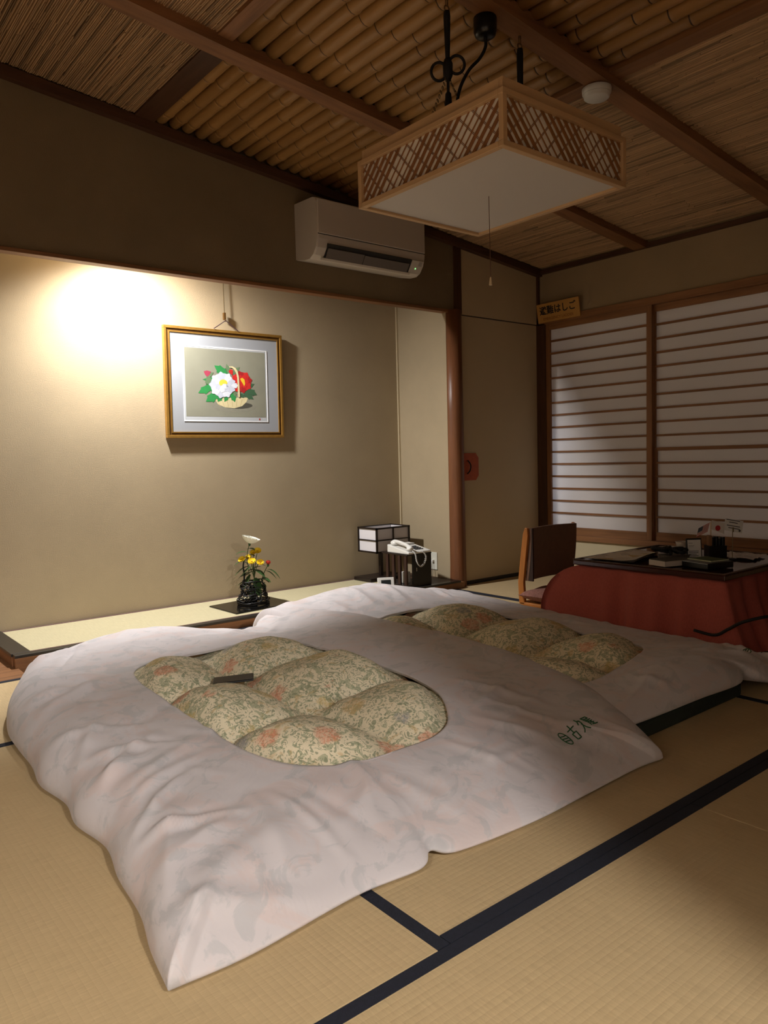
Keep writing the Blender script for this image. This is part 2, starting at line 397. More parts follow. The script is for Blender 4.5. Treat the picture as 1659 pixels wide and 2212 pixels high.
box('wall_panel', CORR, -1.6, 2.0, -3.7, -3.6, -.05, 2.5, cw); box('entrance_ceiling', CORR, -1.6, 2.0, -3.7, YS-.06, 2.45, 2.5, cw)
struct(box('ceiling_alcove', PLASTER_R, XL, 4.05, YW+.075, YB, 2.90, 2.95), 'plaster ceiling inside the alcove', 'ceiling')

# ------------------------------------------------------------------ alcove platform
plat = sroot('floor_alcove', 'raised alcove floor with pale tatami and black edge boards', 'floor')
PX0, PX1, PYF = .882, 3.912, 3.952
box('front_board', WOOD_M['x'], PX0, PX1+.04, PYF, PYF+.05, -.05, ZP-.012, plat, bev=.003)
box('edge_board', KAMACHI, PX0, PX1, PYF-.004, PYF+.046, ZP-.012, ZP+.002, plat, bev=.002)
box('side_board', WOOD_M['y'], PX0-.004, PX0+.085, PYF+.046, YB, -.05, ZP-.012, plat, bev=.002)
box('edge_board', KAMACHI, PX0-.006, PX0+.085, PYF+.046, YB, ZP-.012, ZP+.003, plat, bev=.002)
box('alcove_mat', TAT_T, PX0+.085, 3.46, PYF+.062, YB-.03, -.05, ZP, plat)
box('border', HERI_P, PX0+.085, 3.46, PYF+.046, PYF+.062, -.05, ZP+.001, plat)
box('border', HERI_P, PX0+.085, 3.46, YB-.03, YB-.006, -.05, ZP+.001, plat)
box('end_board', wood('end_board_wood', (74, 48, 32), 'x'), 3.46, PX1, PYF+.046, YB, -.05, ZP+.001, plat)

# ------------------------------------------------------------------ posts and rails
m = MB()
pr = [(r, z) for r, z in ((.070, -.0), (.068, .05), (.066, .6), (.065, 1.3), (.064, LZ+.02))]
m.lathe(pr, (3.979, 4.055, 0), 28)
struct(m.build('trim_alcove_post', WOOD_POST, smooth=True), 'round reddish polished alcove post', 'post')
struct(sloped('trim_upper_post', WOOD_D['z'], 3.988, 4.058, YW-.012, YW+.07, LZ, .03), 'dark square post above the alcove post', 'post')
struct(box('trim_lintel', WOOD_M['x'], XL, 3.93, YW-.012, YW+.052, LZ, LZ+.02, bev=.002), 'thin wooden lintel over the alcove', 'trim')
struct(box('trim_corner_post', WOOD_D['z'], XW-.022, XW+.03, YW-.085, YW+.03, 0, LZ, bev=.002), 'dark corner post beside the paper screens', 'post')
struct(sloped('trim_corner_upper', WOOD_D['z'], XW-.022, XW, YW-.02, YW, LZ, .0), 'dark strip in the room corner', 'trim')
# closet door
door = sroot('door_1', 'tall beige paper sliding closet door with an orange pull plate', 'door', (4.5, YW, 0))
box('door_panel', FUSUMA, 4.048, XW-.022, YW+.004, YW+.03, .024, 2.004, door)
box('bottom_frame', BLACKWOOD, 4.048, XW-.022, YW-.002, YW+.03, .004, .024, door)
box('top_seam', BLACKWOOD, 4.058, XW-.022, YW+.001, YW+.03, 2.004, 2.009, door)
hp = [(4.048, .785), (4.19, .785), (4.22, .82), (4.22, .955), (4.19, .99), (4.048, .99)]
pl = MB().prism(hp, lambda u, v, t: (u, YW+.004-t, v), .004).build('pull_plate', ORANGEP, door)
MB().tube(catmull([(4.10, YW-.004, .935), (4.118, YW-.012, .91), (4.122, YW-.014, .885), (4.112, YW-.012, .855), (4.095, YW-.004, .835)], 16), .005, 6).build('pull_cord', BLACKCORD, pl, True)
struct(box('trim_door_track', BLACKWOOD, 4.04, XW, YW-.02, YW+.03, -.05, .004), 'dark floor track below the closet door', 'trim')

# ------------------------------------------------------------------ window wall: rails and paper screens
struct(box('trim_head_rail', WOOD_S['y'], XW-.022, XW+.06, .3, YW+.03, 2.0, 2.052, bev=.002), 'brown wooden head rail above the paper screens', 'trim')
struct(box('trim_sill', WOOD_S['y'], XW-.03, XW+.06, .3, YW-.02, .285, .325, bev=.002), 'brown wooden sill below the paper screens', 'trim')
def shoji(name, label, y1, y0, xf, split):
    r = sroot(name, label, 'window', (xf, (y0+y1)/2, .325))
    d = .032
    for a, b in ((y1-.042, y1), (y0, y0+.042)): box('stile', WOOD_S['z'], xf, xf+d, a, b, .325, 2.0, r, bev=.0015)
    box('top_rail', WOOD_S['y'], xf, xf+d, y0+.042, y1-.042, 1.955, 2.0, r)
    box('bottom_rail', WOOD_S['y'], xf, xf+d, y0+.042, y1-.042, .325, .385, r)
    zt, zb = (1.864, .495)
    for k in range(15):
        z = zt+(zb-zt)*k/14; hh_ = .0075
        if split and k == 9: hh_ = .012
        box('slat', WOOD_S['y'], xf+.002, xf+.018, y0+.042, y1-.042, z-hh_, z+hh_, r)
    if split:
        for yy in (y1-.042, y0+.042+.012): box('inner_stile', WOOD_S['z'], xf+.001, xf+.016, yy-.012, yy, .385, zt+(zb-zt)*9/14, r)
    box('paper', SHOJI, xf+.018, xf+.0195, y0+.03, y1-.03, .37, 1.97, r)
shoji('window_1', 'left paper screen with thin slats, lit bluish along its left edge', 3.968, 3.026, XW-.012, False)
shoji('window_2', 'right paper screen with a split lower half behind the table', 3.062, 2.06, XW+.024, True)
bal = struct(box('wall_balcony', mk('bounce_wall', (150, 146, 150), .9), 5.75, 5.85, 1.9, 4.6, -.1, 2.4), 'outer wall of the balcony, lightened to bounce light onto the screens', 'wall')  # grey lightened so more light reaches the backs of the screens

# ------------------------------------------------------------------ ceiling
ceil = sroot('ceiling', 'sloping ceiling of bamboo poles, reed mats and wooden beams', 'ceiling')
sloped('backing_board', mk('ceiling_dark', (40, 28, 18), .9), XL-.1, XW+.1, YS-.1, YW+.09, lambda x: zc(x)+.12, .15, ceil)
def beam(y0, y1):
    o = sloped('ceiling_beam', WOOD_M['x'], XL, XW, y0, y1, lambda x: zc(x), .06, ceil)
BE = [3.062, 2.062, 1.062, .062, -.938]
for y in BE: beam(y, y+.098)
sloped('wall_plate', WOOD_D['x'], XL, XW, YW-.045, YW, lambda x: zc(x)-.012, .04, ceil)
sloped('wall_plate', WOOD_D['y'], XW-.028, XW, YS, YW-.045, lambda x: zc(x), .03, ceil)
strips = [(3.16, YW-.04), (2.16, 3.062), (1.16, 2.062), (.16, 1.062), (-.84, .062)]
BX0, BX1 = 1.70, 3.02
for si, (y0, y1) in enumerate(strips):
    for bi, (x0, x1) in enumerate(((1.63, BX0), (BX1, 3.095))):
        mt = WOOD_D['y'] if (si == 0 and bi == 0) else WOOD_M['y']
        if si == 0 and bi == 0: x1 += .035
        sloped('ceiling_batten', mt, x0, x1, y0, y1, lambda x: zc(x)+.036, .07, ceil)
# bamboo poles: a few culm shapes shared by all the poles
def culm_mesh(L, seed):
    rng = random.Random(seed); r0 = .0365; n = 14
    prof = [(0, r0*.9)]; nodes = []
    y = rng.uniform(.04, .22)
    while y < L-.03:
        nodes.append(y); prof += [(y-.020, r0*.98), (y-.005, r0*1.085), (y-.002, r0*.985), (y+.003, r0*.985), (y+.006, r0*1.05), (y+.02, r0*.965)]
        y += rng.uniform(.19, .34)
    prof.append((L, r0*.95)); m = MB(); v = []; f = []
    for yy, r in prof: v += [(r*math.cos(2*PI*k/n), yy, r*math.sin(2*PI*k/n)) for k in range(n)]
    for i in range(len(prof)-1): f += [(i*n+k, (i+1)*n+k, (i+1)*n+(k+1) % n, i*n+(k+1) % n) for k in range(n)]
    f += [tuple(range(n)), tuple((len(prof)-1)*n+k for k in range(n-1, -1, -1))]
    me = bpy.data.meshes.new('bamboo_pole'); me.from_pydata(v, [], f); me.materials.append(BAMBOO); me.materials.append(BNODE)
    idx = []
    for i in range(len(prof)-1):
        mid = (prof[i][0]+prof[i+1][0])/2
        dark = any(-.0042 < mid-q < .0040 for q in nodes)
        idx += [1 if dark else 0]*n
    idx += [0, 0]
    me.polygons.foreach_set('material_index', idx); me.polygons.foreach_set('use_smooth', [True]*(len(f)-2)+[False]*2); me.update(); return me
for si, (y0, y1) in enumerate(strips[:4]):
    culms = [culm_mesh(y1-y0+.01, si*10+k) for k in range(6)]
    n = 17; rng = random.Random(si+3)
    xs0 = BX0+.045+(.03 if si == 0 else 0)
    for k in range(n):
        x = xs0+(BX1-.035-xs0)*k/(n-1)+rng.uniform(-.003, .003)
        o = bpy.data.objects.new('bamboo_pole', culms[rng.randrange(6)]); COL.objects.link(o); o.parent = ceil
        o.location = (x, y0-.005, zc(x)+.078+rng.uniform(-.004, .004)); o.rotation_euler = (0, rng.uniform(0, 6.28), 0)
        s = rng.uniform(.93, 1.05); o.scale = (s, 1, s)
# reed mats: thousands of thin stalks, joined
def reeds(x0, x1, y0, y1, seed):
    rng = random.Random(seed); v = []; f = []; tone = []
    x = x0
    while x < x1:
        wd = rng.uniform(.0055, .0105); y = y0; tt = rng.random()
        while y < y1:
            L = rng.uniform(.10, .5); ye = min(y+L, y1); dz = rng.uniform(-.0025, .0025); dx = rng.uniform(-.0015, .0015); tv = min(max(tt+rng.uniform(-.4, .4), 0), 1)
            zz = zc(x)+.05+dz; b = len(v); drop = wd*.5
            if rng.random() < .06: zz += .006
            for yy, sh in ((y, 0), (ye, dx)):
                v += [(x+sh, yy, zz+.004), (x+sh+wd*.22, yy, zz-drop), (x+sh+wd*.78, yy, zz-drop), (x+sh+wd, yy, zz+.004)]
            f += [(b+k, b+k+1, b+5+k, b+4+k) for k in range(3)]+[(b, b+3, b+2, b+1)]
            tone += [tv]*8; y = ye+rng.uniform(0, .004)
        x += wd*1.02
    me = bpy.data.meshes.new('reed_mat'); me.from_pydata(v, [], f); me.materials.append(REED)
    at = me.attributes.new('tone', 'FLOAT', 'POINT'); at.data.foreach_set('value', tone); me.update()
    o = bpy.data.objects.new('reed_mat', me); COL.objects.link(o); o.parent = ceil; o['kind'] = 'stuff'
for si, (y0, y1) in enumerate(strips):
    reeds(3.095, XW-.02, y0, y1, 50+si); reeds(XL, 1.63, y0, y1, 70+si)

# ================================================================== futon duvets
def shepard(ctrl, sig):
    C = np.array(ctrl, float)
    def H(x, y):
        wts = np.exp(-((C[:, 0]-x)**2+(C[:, 1]-y)**2)/(2*sig*sig))+1e-9/(1e-3+(C[:, 0]-x)**2+(C[:, 1]-y)**2)
        return float((wts*C[:, 2]).sum()/wts.sum())
    return H
def strokes_fn(strokes):
    A = np.array(strokes, float)
    def W(x, y):
        ax, ay, bx, by, wd, am = A.T
        dx, dy = bx-ax, by-ay; L2 = dx*dx+dy*dy
        t = np.clip(((x-ax)*dx+(y-ay)*dy)/L2, 0, 1)
        # a slight bow makes the creases less straight
        d = np.hypot(x-(ax+t*dx), y-(ay+t*dy))
        q = d/wd
        return float((am*(np.exp(-q**1.35)-.30*np.exp(-((q-1.9)**2)*1.2))*(np.sin(PI*np.clip(t, .04, .96))**.6)).sum())
    return W
def duvet(name, label, sides, win, ctrl, strokes, wroll, lobes, seed, loc):
    root = thing(name, label, 'duvet', loc)
    H0 = shepard(ctrl, .17); Wf = strokes_fn(strokes)
    def H(x, y): return H0(x, y)+.006*noise.noise(Vector((x*4.5, y*4.5, seed)))+.0035*noise.noise(Vector((x*11, y*11, seed+3)))+Wf(x, y)
    NS = 170
    outer = []; roll = []
    for k in range(4):
        pts = catmull(sides[k], NS); outer += pts[:-1]
        a, b = wroll[k], wroll[(k+1) % 4]; z = wroll[k-1]
        for i in range(NS):
            t = i/NS; r = a
            if t < .15: r = a*(.5+t/.3)+z*(.5-t/.3)
            if t > .85: r = a*(.5+(1-t)/.3)+b*(.5-(1-t)/.3)
            roll.append(r)
    N = len(outer); cx, cy, wx, wy, ex = win
    per = []
    for k in range(4):
        for i in range(NS):
            # angle matched to the sides: corners at the diagonals
            t = i/NS; a = (-3*PI/4+k*PI/2)+t*PI/2
            per.append(a)
    inner = []
    for a in per:
        c, s = math.cos(a), math.sin(a); p = 2/ex
        wob = 1+.018*math.sin(3*a+seed)+.015*math.sin(5*a+2*seed)
        inner.append((cx+wx*math.copysign(abs(c)**p, c)*wob, cy+wy*math.copysign(abs(s)**p, s)*wob))
    R = 60; rows = []
    hem = [(ix+(ix-cx)*.012, iy+(iy-cy)*.008) for ix, iy in inner]
    rows.append([(hx, hy, H(ix, iy)-.012) for (hx, hy), (ix, iy) in zip(hem, inner)])
    rows.append([(ix, iy, H(ix, iy)-.002) for ix, iy in inner])
    for i in range(R+1):
        s = (i/R); s = s if s < .5 else 1-.5*((1-s)/.5)**1.35; row = []
        for (ix, iy), (ox, oy, oz), rw in zip(inner, outer, roll):
            x = ix+(ox-ix)*s; y = iy+(oy-iy)*s
            d = (1-s)*math.hypot(ox-ix, oy-iy); q = min(d/rw, 1)
            pf = math.sqrt(max(1-(1-q)**2, 0)) if rw < .3 else (1-(1-q)**2)*.75+.25*math.sqrt(max(1-(1-q)**2, 0))
            row.append((x, y, max(oz+(H(x, y)-oz)*pf, .004)))
        rows.append(row)
    # turned-under edge
    ctr = np.mean([o[:2] for o in outer], axis=0)
    for k, (ins, dz) in enumerate(((.006, .006), (.03, .009), (.12, .010))):
        row = []
        for ox, oy, oz in outer:
            d = np.array((ctr[0]-ox, ctr[1]-oy)); d /= np.linalg.norm(d)
            row.append((ox+d[0]*ins, oy+d[1]*ins, max(oz-dz, .002)))
        rows.append(row)
    cover = MB().grid(rows, True).build('cover', COVER, root, True)
    # puffy quilt showing in the opening
    xs, ys = lobes; Q = []
    for i in range(31):
        s = i/30*1.07; row = []
        for (ix, iy) in inner[::2]:
            x = cx+(ix-cx)*s; y = cy+(iy-cy)*s
            bow = .035*math.sin((x-cx)*5+seed)
            dx = min(abs(x-v-.03*math.sin(y*4+seed)) for v in xs); dy = min(abs(y-v-bow) for v in ys)
            sx = 1-math.exp(-(dx/.10)**1.15); sy = 1-math.exp(-(dy/.11)**1.15)
            puff = (sx*sy)**.65
            edge = 1-max(0, (s-.72)/.33)**2.2
            z = H0(x, y)-.052+.118*puff*max(edge, .40)+.006*noise.noise(Vector((x*14, y*14, seed)))
            # tight little creases radiating from the tufts
            z += .004*math.sin(40*math.atan2(y-min(ys, key=lambda v: abs(y-v)), x-min(xs, key=lambda v: abs(x-v))))*math.exp(-min(dx+dy, .5)/.09)
            if s > .95: z = min(z, H(ix, iy)-(.006 if s < 1.0 else .014))
            row.append((x, y, z))
        Q.append(row)
    MB().grid(Q, True).build('quilt', FLORAL, root, True)
    return root, H, inner
def edge_strokes(sides, rng, spec):
    out = []
    for k, n, L, wd, am in spec:
        P = catmull(sides[k], 200); c = np.array([1.0, 0]) if k == 3 else np.array([-1.0, 0]) if k == 1 else np.array([0, 1.0]) if k == 0 else np.array([0, -1.0])
        for i in range(n):
            p = P[int(200*(i+rng.uniform(.2, .8))/n)]; a = rng.uniform(-.5, .5)
            d = np.array((c[0]*math.cos(a)-c[1]*math.sin(a), c[0]*math.sin(a)+c[1]*math.cos(a)))
            q = p[:2]+d*.04; e = q+d*L*rng.uniform(.5, 1.2)
            out.append((q[0], q[1], e[0], e[1], wd*rng.uniform(.7, 1.4), am*rng.uniform(.4, 1.2)))
    return out
rng = random.Random(11)
S1 = [[(.51, 1.29, .012), (.68, 1.28, .012), (.95, 1.30, .014), (1.13, 1.288, .014), (1.19, 1.322, .022), (1.25, 1.287, .014), (1.5, 1.262, .014), (1.75, 1.27, .012), (2.0, 1.277, .012), (2.13, 1.268, .010)],
      [(2.13, 1.268, .010), (2.185, 1.40, .055), (2.25, 1.6, .12), (2.29, 1.9, .155), (2.30, 2.3, .16), (2.30, 2.8, .165), (2.22, 3.2, .17), (2.08, 3.53, .17)],
      [(2.08, 3.53, .17), (1.99, 3.52, .10), (1.89, 3.44, .03), (1.6, 3.60, .03), (1.2, 3.60, .02), (.80, 3.48, .02)],
      [(.80, 3.48, .02), (.68, 3.2, .02), (.62, 2.95, .02), (.605, 2.75, .02), (.60, 2.55, .018), (.58, 2.38, .018), (.60, 2.2, .018), (.582, 2.05, .018), (.602, 1.88, .016), (.575, 1.72, .014), (.56, 1.55, .012), (.53, 1.42, .012), (.51, 1.29, .012)]]
C1 = [(.75, 3.3, .15), (.78, 2.9, .17), (.75, 2.5, .165), (.75, 2.1, .15), (.75, 1.8, .135), (.8, 1.5, .115), (1.0, 3.35, .195), (1.3, 3.42, .205), (1.6, 3.38, .205), (1.75, 3.4, .16), (1.88, 3.44, .04), (1.88, 3.40, .06), (1.92, 3.2, .15), (2.04, 3.42, .275), (2.06, 3.36, .27), (2.05, 3.1, .225),
      (1.2, 3.1, .18), (1.55, 3.1, .185), (1.0, 2.95, .17), (2.1, 2.65, .215), (2.1, 2.3, .215), (2.12, 2.0, .205), (2.15, 1.72, .175), (2.14, 1.5, .105), (1.95, 1.5, .115), (1.9, 1.85, .17), (1.88, 2.3, .20), (1.86, 2.7, .205),
      (1.65, 1.5, .125), (1.3, 1.5, .125), (1.05, 1.5, .12), (1.38, 1.72, .16), (1.05, 1.9, .155), (1.02, 2.4, .165), (1.74, 1.95, .18), (1.74, 2.5, .19), (1.4, 2.3, .175), (1.4, 2.8, .175), (1.2, 2.6, .17), (1.55, 2.6, .18)]
K1 = edge_strokes(S1, rng, ((3, 11, .34, .024, .014), (3, 6, .18, .020, .009), (0, 8, .34, .022, .009), (0, 9, .14, .012, .005), (2, 6, .22, .028, .010), (1, 6, .2, .022, .008)))
def scatter(n, x0, x1, y0, y1, rng):
    out = []
    for _ in range(n):
        x, y = rng.uniform(x0, x1), rng.uniform(y0, y1); a = rng.uniform(0, PI); L_ = rng.uniform(.08, .30)
        out.append((x, y, x+L_*math.cos(a), y+L_*math.sin(a), rng.uniform(.014, .026), rng.uniform(-.005, .007)))
    return out
K1 += scatter(70, .6, 2.2, 1.35, 3.4, rng)
K1 += [(.98, 1.33, .95, 1.66, .014, .008), (1.12, 1.31, 1.02, 1.62, .02, -.006), (1.33, 1.30, 1.24, 1.58, .02, .008), (1.62, 1.33, 1.5, 1.6, .018, .007), (1.85, 1.36, 1.7, 1.66, .02, .010), (1.98, 1.6, 1.84, 1.95, .02, .009),
       (1.76, 1.72, 1.98, 1.78, .016, .010), (1.8, 1.62, 2.05, 1.66, .02, .008), (.62, 2.0, .86, 2.2, .018, .013), (.63, 1.86, .92, 1.98, .018, .012), (.62, 2.18, .78, 2.42, .02, .012), (.60, 1.72, .84, 1.9, .016, .011), (.7, 2.3, .98, 2.28, .02, .007),
       (.56, 1.42, .72, 1.75, .03, .014), (.85, 3.12, 1.02, 3.42, .012, -.012), (.8, 2.75, .95, 2.9, .025, .006), (1.85, 3.3, 1.6, 3.15, .03, .010), (1.95, 3.25, 1.75, 3.02, .02, .008), (1.2, 3.2, 1.75, 3.28, .03, -.008), (1.1, 3.28, 1.5, 3.15, .025, .007)]
duv1, H1, inn1 = duvet('duvet', 'white covered duvet nearest the viewer, with green embroidered lettering near its foot edge', S1, (1.375, 2.30, .375, .655, 3.6), C1, K1, (.40, .14, .15, .17), ((1.36,), (2.06, 2.52)), 1.3, (1.35, 2.35, 0))
S2 = [[(2.0, 1.43, .062), (2.3, 1.405, .066), (2.6, 1.392, .07), (2.85, 1.375, .074), (2.935, 1.40, .095), (3.0, 1.35, .06), (3.15, 1.32, .03), (3.27, 1.31, .02)],
      [(3.27, 1.31, .02), (3.33, 1.6, .02), (3.36, 2.0, .02), (3.37, 2.5, .02), (3.40, 3.0, .02), (3.42, 3.45, .02)],
      [(3.42, 3.45, .02), (3.1, 3.62, .02), (2.7, 3.70, .03), (2.3, 3.68, .03), (1.98, 3.6, .03)],
      [(1.98, 3.6, .03), (1.98, 3.0, .05), (1.98, 2.4, .06), (2.0, 1.9, .06), (2.0, 1.43, .062)]]
C2 = [(3.22, 3.2, .12), (3.2, 2.8, .125), (3.2, 2.4, .12), (3.18, 2.0, .115), (3.12, 1.6, .105), (2.5, 3.38, .245), (2.8, 3.40, .235), (2.25, 3.42, .20), (3.05, 3.35, .17), (2.6, 3.05, .19), (2.95, 3.0, .165), (2.2, 3.0, .15), (2.1, 2.5, .12), (2.1, 2.0, .11),
      (2.3, 1.6, .145), (2.6, 1.58, .175), (2.9, 1.58, .17), (2.15, 1.5, .09), (2.3, 2.0, .135), (2.4, 2.4, .155), (2.6, 2.8, .17), (2.6, 2.0, .165), (2.85, 2.2, .155), (2.9, 2.6, .16), (2.9, 1.85, .145)]
K2 = edge_strokes(S2, rng, ((0, 6, .25, .022, .010), (1, 7, .24, .024, .008), (2, 3, .25, .03, .009)))
K2 += scatter(60, 2.05, 3.35, 1.45, 3.4, rng)
K2 += [(2.9, 1.7, 3.2, 1.5, .02, .012), (2.85, 1.66, 3.1, 1.42, .018, .010), (2.95, 1.8, 3.25, 1.75, .016, .010), (2.6, 1.62, 2.85, 1.45, .02, .009), (2.4, 1.6, 2.7, 1.5, .018, .008), (2.5, 1.52, 2.2, 1.47, .015, .009), (3.1, 1.42, 3.22, 1.62, .014, .016), (3.16, 1.38, 3.28, 1.52, .012, .014),
       (2.45, 3.1, 2.55, 3.5, .03, .012), (2.65, 3.08, 2.8, 3.5, .03, .012), (2.3, 3.1, 2.3, 3.4, .03, .010), (3.0, 3.1, 3.15, 3.4, .02, .010)]
duv2, H2, inn2 = duvet('duvet', 'white covered duvet lying between the first one and the red blanket', S2, (2.50, 2.30, .37, .64, 3.6), C2, K2, (.22, .18, .20, .14), ((2.47,), (2.08, 2.50)), 2.2, (2.7, 2.45, 0))
mt = thing('mattress', 'thin dark green mattress under the foot of the farther duvet', 'mattress', (2.45, 2.45, 0))
box('mattress_body', GREENMAT, 2.02, 2.93, 1.405, 3.5, .0, .058, mt, bev=.012)
# embroidered house mark and characters on the near duvet
def stroke_paths(ox, oy, s, paths):
    return [[(ox+x*s, oy+y*s) for x, y in p] for p in paths]
circ = [(.5+.46*math.cos(a), .5+.5*math.sin(a)) for a in np.linspace(0, 2*PI, 22)]
G_mark = [circ]+[[(.07, y), (.93, y)] for y in (.3, .5, .7)]
G_ko = [[(.02, .70), (.98, .76)], [(.5, 1.0), (.48, .45)], [(.22, .44), (.78, .46), (.74, .05), (.26, .05), (.22, .44)]]
G_kyu = [[(.38, 1.0), (.3, .72), (.1, .5)], [(.36, .78), (.72, .8), (.55, .42), (.3, .12), (.05, 0)], [(.46, .5), (.68, .2), (.98, .02)]]
G_ya = [[(.15, .95), (.85, .95), (.85, .75), (.15, .75)], [(.15, .95), (.14, .4), (.02, .02)], [(.26, .6), (.92, .6)], [(.56, .6), (.36, .42), (.86, .44)], [(.34, .26), (.84, .27)], [(.59, .44), (.59, .06)], [(.22, .05), (.98, .06)]]
m = MB()
def surf1(x, y):
    return emb_bvh.ray_cast(Vector((x-1.35, y-2.35, 1)), Vector((0, 0, -1)))[0].z
from mathutils.bvhtree import BVHTree
cov = [c for c in duv1.children if c.name.startswith('cover')][0]
emb_bvh = BVHTree.FromPolygons([v.co for v in cov.data.vertices], [tuple(p.vertices) for p in cov.data.polygons])
for gi, (G, ox) in enumerate(((G_mark, 1.815), (G_ko, 1.872), (G_kyu, 1.927), (G_ya, 1.982))):
    for p in G:
        q = []
        for i in range(len(p)-1):
            for t in np.linspace(0, 1, 4)[:(4 if i == len(p)-2 else 3)]: q.append((p[i][0]*(1-t)+p[i+1][0]*t, p[i][1]*(1-t)+p[i+1][1]*t))
        pts = []
        for x, y in q:
            X = 1.925+(ox-1.92)*.84+x*.034; Y = 1.405+y*.052+(.006*gi)
            pts.append((X, Y, surf1(X, Y)+.0012))
        m.tube(pts, 0.0019 if gi else .0016, 5)
emb = m.build('embroidery', EMBR, cov, True); emb['label'] = 'green embroidered mark and characters'
cov2 = [c for c in duv2.children if c.name.startswith('cover')][0]
bvh2 = BVHTree.FromPolygons([v.co for v in cov2.data.vertices], [tuple(p.vertices) for p in cov2.data.polygons])
m = MB()
for G, ox in ((G_mark, 3.10), (G_ko, 3.145), (G_kyu, 3.19)):
    for p in G:
        pts = []
        for i in range(len(p)-1):
            for t in (0, .33, .66, 1)[:(4 if i == len(p)-2 else 3)]:
                X = ox+(p[i][0]*(1-t)+p[i+1][0]*t)*.034; Y = 1.46+(p[i][1]*(1-t)+p[i+1][1]*t)*.05
                pts.append((X, Y, bvh2.ray_cast(Vector((X-2.7, Y-2.45, 1)), Vector((0, 0, -1)))[0].z+.0012))
        m.tube(pts, .0017, 5)
e2 = m.build('embroidery', EMBR, cov2, True); e2['label'] = 'green embroidered mark on the folded corner'
# phone lying in a dip of the quilt
qu = [c for c in duv1.children if c.name.startswith('quilt')][0]
q_bvh = BVHTree.FromPolygons([v.co for v in qu.data.vertices], [tuple(p.vertices) for p in qu.data.polygons])
pz = max(q_bvh.ray_cast(Vector((1.292+dx-1.35, 2.50+dy-2.35, 1)), Vector((0, 0, -1)))[0].z for dx, dy in ((0, 0), (.05, -.02), (-.05, .02), (.03, .03), (-.03, -.03)))
ph = thing('phone', 'black phone lying in the dip of the floral quilt', 'phone', (1.292, 2.50, pz+.002))
ph.rotation_euler = (math.radians(3), math.radians(-3), math.radians(-30))
box('phone_body', BLACKP, -.074, .074, -.036, .036, 0, .0075, ph, bev=.004, local=True)
box('screen', LACQ, -.071, .071, -.033, .033, .0075, .0083, ph, local=True)

# ================================================================== picture with hanger
PXC, PZ0, PZ1, PWW = 2.405, 1.13, 1.832, .855
pic = thing('framed_picture', 'gold framed floral print hanging on the alcove wall', 'picture', (PXC, YB-.002, PZ0))
pic.rotation_euler = (math.radians(1.0), 0, 0)
hh = PZ1-PZ0; W2 = PWW/2
def ring(name, mat, x, z0, z1, wd, y0, y1, parent, bev=0):
    m = MB()
    m.box(-x, x, y0, y1, z0, z0+wd); m.box(-x, x, y0, y1, z1-wd, z1); m.box(-x, -x+wd, y0, y1, z0+wd, z1-wd); m.box(x-wd, x, y0, y1, z0+wd, z1-wd)
    return m.build(name, mat, parent, bev=bev, local=True)
fr = ring('frame', GOLD, W2, 0, hh, .018, -.028, 0, pic, .002)
ring('frame_cove', GOLD_D, W2-.016, .016, hh-.016, .018, -.022, -.002, fr)
ring('frame_fillet', GOLD, W2-.032, .032, hh-.032, .007, -.025, -.002, fr)
box('mat_board', MATBOARD, -W2+.036, W2-.036, -.020, -.004, .036, hh-.036, pic, local=True)
px0, px1, pz0, pz1 = -W2+.125, W2-.125, .112, hh-.118
ring('mat_bevel', mk('mat_bevel_white', (240, 242, 244), .8, 0), (px1-px0)/2+.004, pz0-.006, pz1+.004, .006, -.0225, -.018, pic)
def mat_print():
    N = NT('print_paper'); g = N.n('ShaderNodeSeparateXYZ'); N.l(N.tc.outputs['Object'], g.inputs[0])
    N.base(N.ramp(N.noise(5, 3), [(.3, lin((136, 135, 118))), (.7, lin((146, 145, 127)))])); N.set(Roughness=.7); return N.m
sheet = box('print_sheet', mk('print_border', (186, 190, 194), .8, 0), px0, px1, -.0215, -.019, pz0, pz1, pic, local=True)
prt = box('print', mat_print(), px0+.010, px1-.012, -.0220, -.020, pz0+.026, pz1-.010, pic, local=True)
def pz5(x, y):
    u = (x-338)/890; t = 785+60*u; b = 1545+10*u; v = (y-t)/(b-t)
    return (px0+.010+(px1-px0-.022)*u, pz1-.010-(pz1-pz0-.036)*v)
def flat(name, mat, poly, layer):
    P = [pz5(*p) for p in poly]; area = sum(P[i][0]*P[(i+1) % len(P)][1]-P[(i+1) % len(P)][0]*P[i][1] for i in range(len(P)))
    if area < 0: P = P[::-1]
    m = MB(); n = len(P); y0 = -.0220-.00012*layer
    m.add([(u, y0, v) for u, v in P], [tuple(range(n))]); m.add([(u, y0+.0001, v) for u, v in P], [tuple(range(n-1, -1, -1))])
    return m.build(name, mat, prt, local=True)
def blob(cx, cy, r, a0, wid, n=14, lobes=3):
    P = []
    for i in range(n+1):
        t = -1+2*i/n; a = a0+t*wid; rr = r*(1-.55*abs(t)**3)*(1+.06*math.cos(t*lobes*PI))
        P.append((cx+rr*math.cos(a), cy-rr*math.sin(a)))
    return P+[(cx+.12*r*math.cos(a0+PI), cy-.12*r*math.sin(a0+PI))]
pm = lambda n, c: mk('ink_'+n, c, .75, .06, 40)
L = 1
flat('shadow', pm('shade_soft', (140, 138, 122)), [(600+260*1.0+260*math.cos(a), 1440+60*math.sin(a)) for a in np.linspace(0, 2*PI, 28)[:-1]], L)
flat('shadow', pm('shade', (78, 76, 66)), [(900+170*math.cos(a), 1425+36*math.sin(a)) for a in np.linspace(0, 2*PI, 28)[:-1]], L+1)
flat('basket', pm('basket', (218, 204, 158)), [(636, 1340), (1022, 1335), (1000, 1385), (950, 1430), (860, 1455), (755, 1445), (680, 1412)], 3)
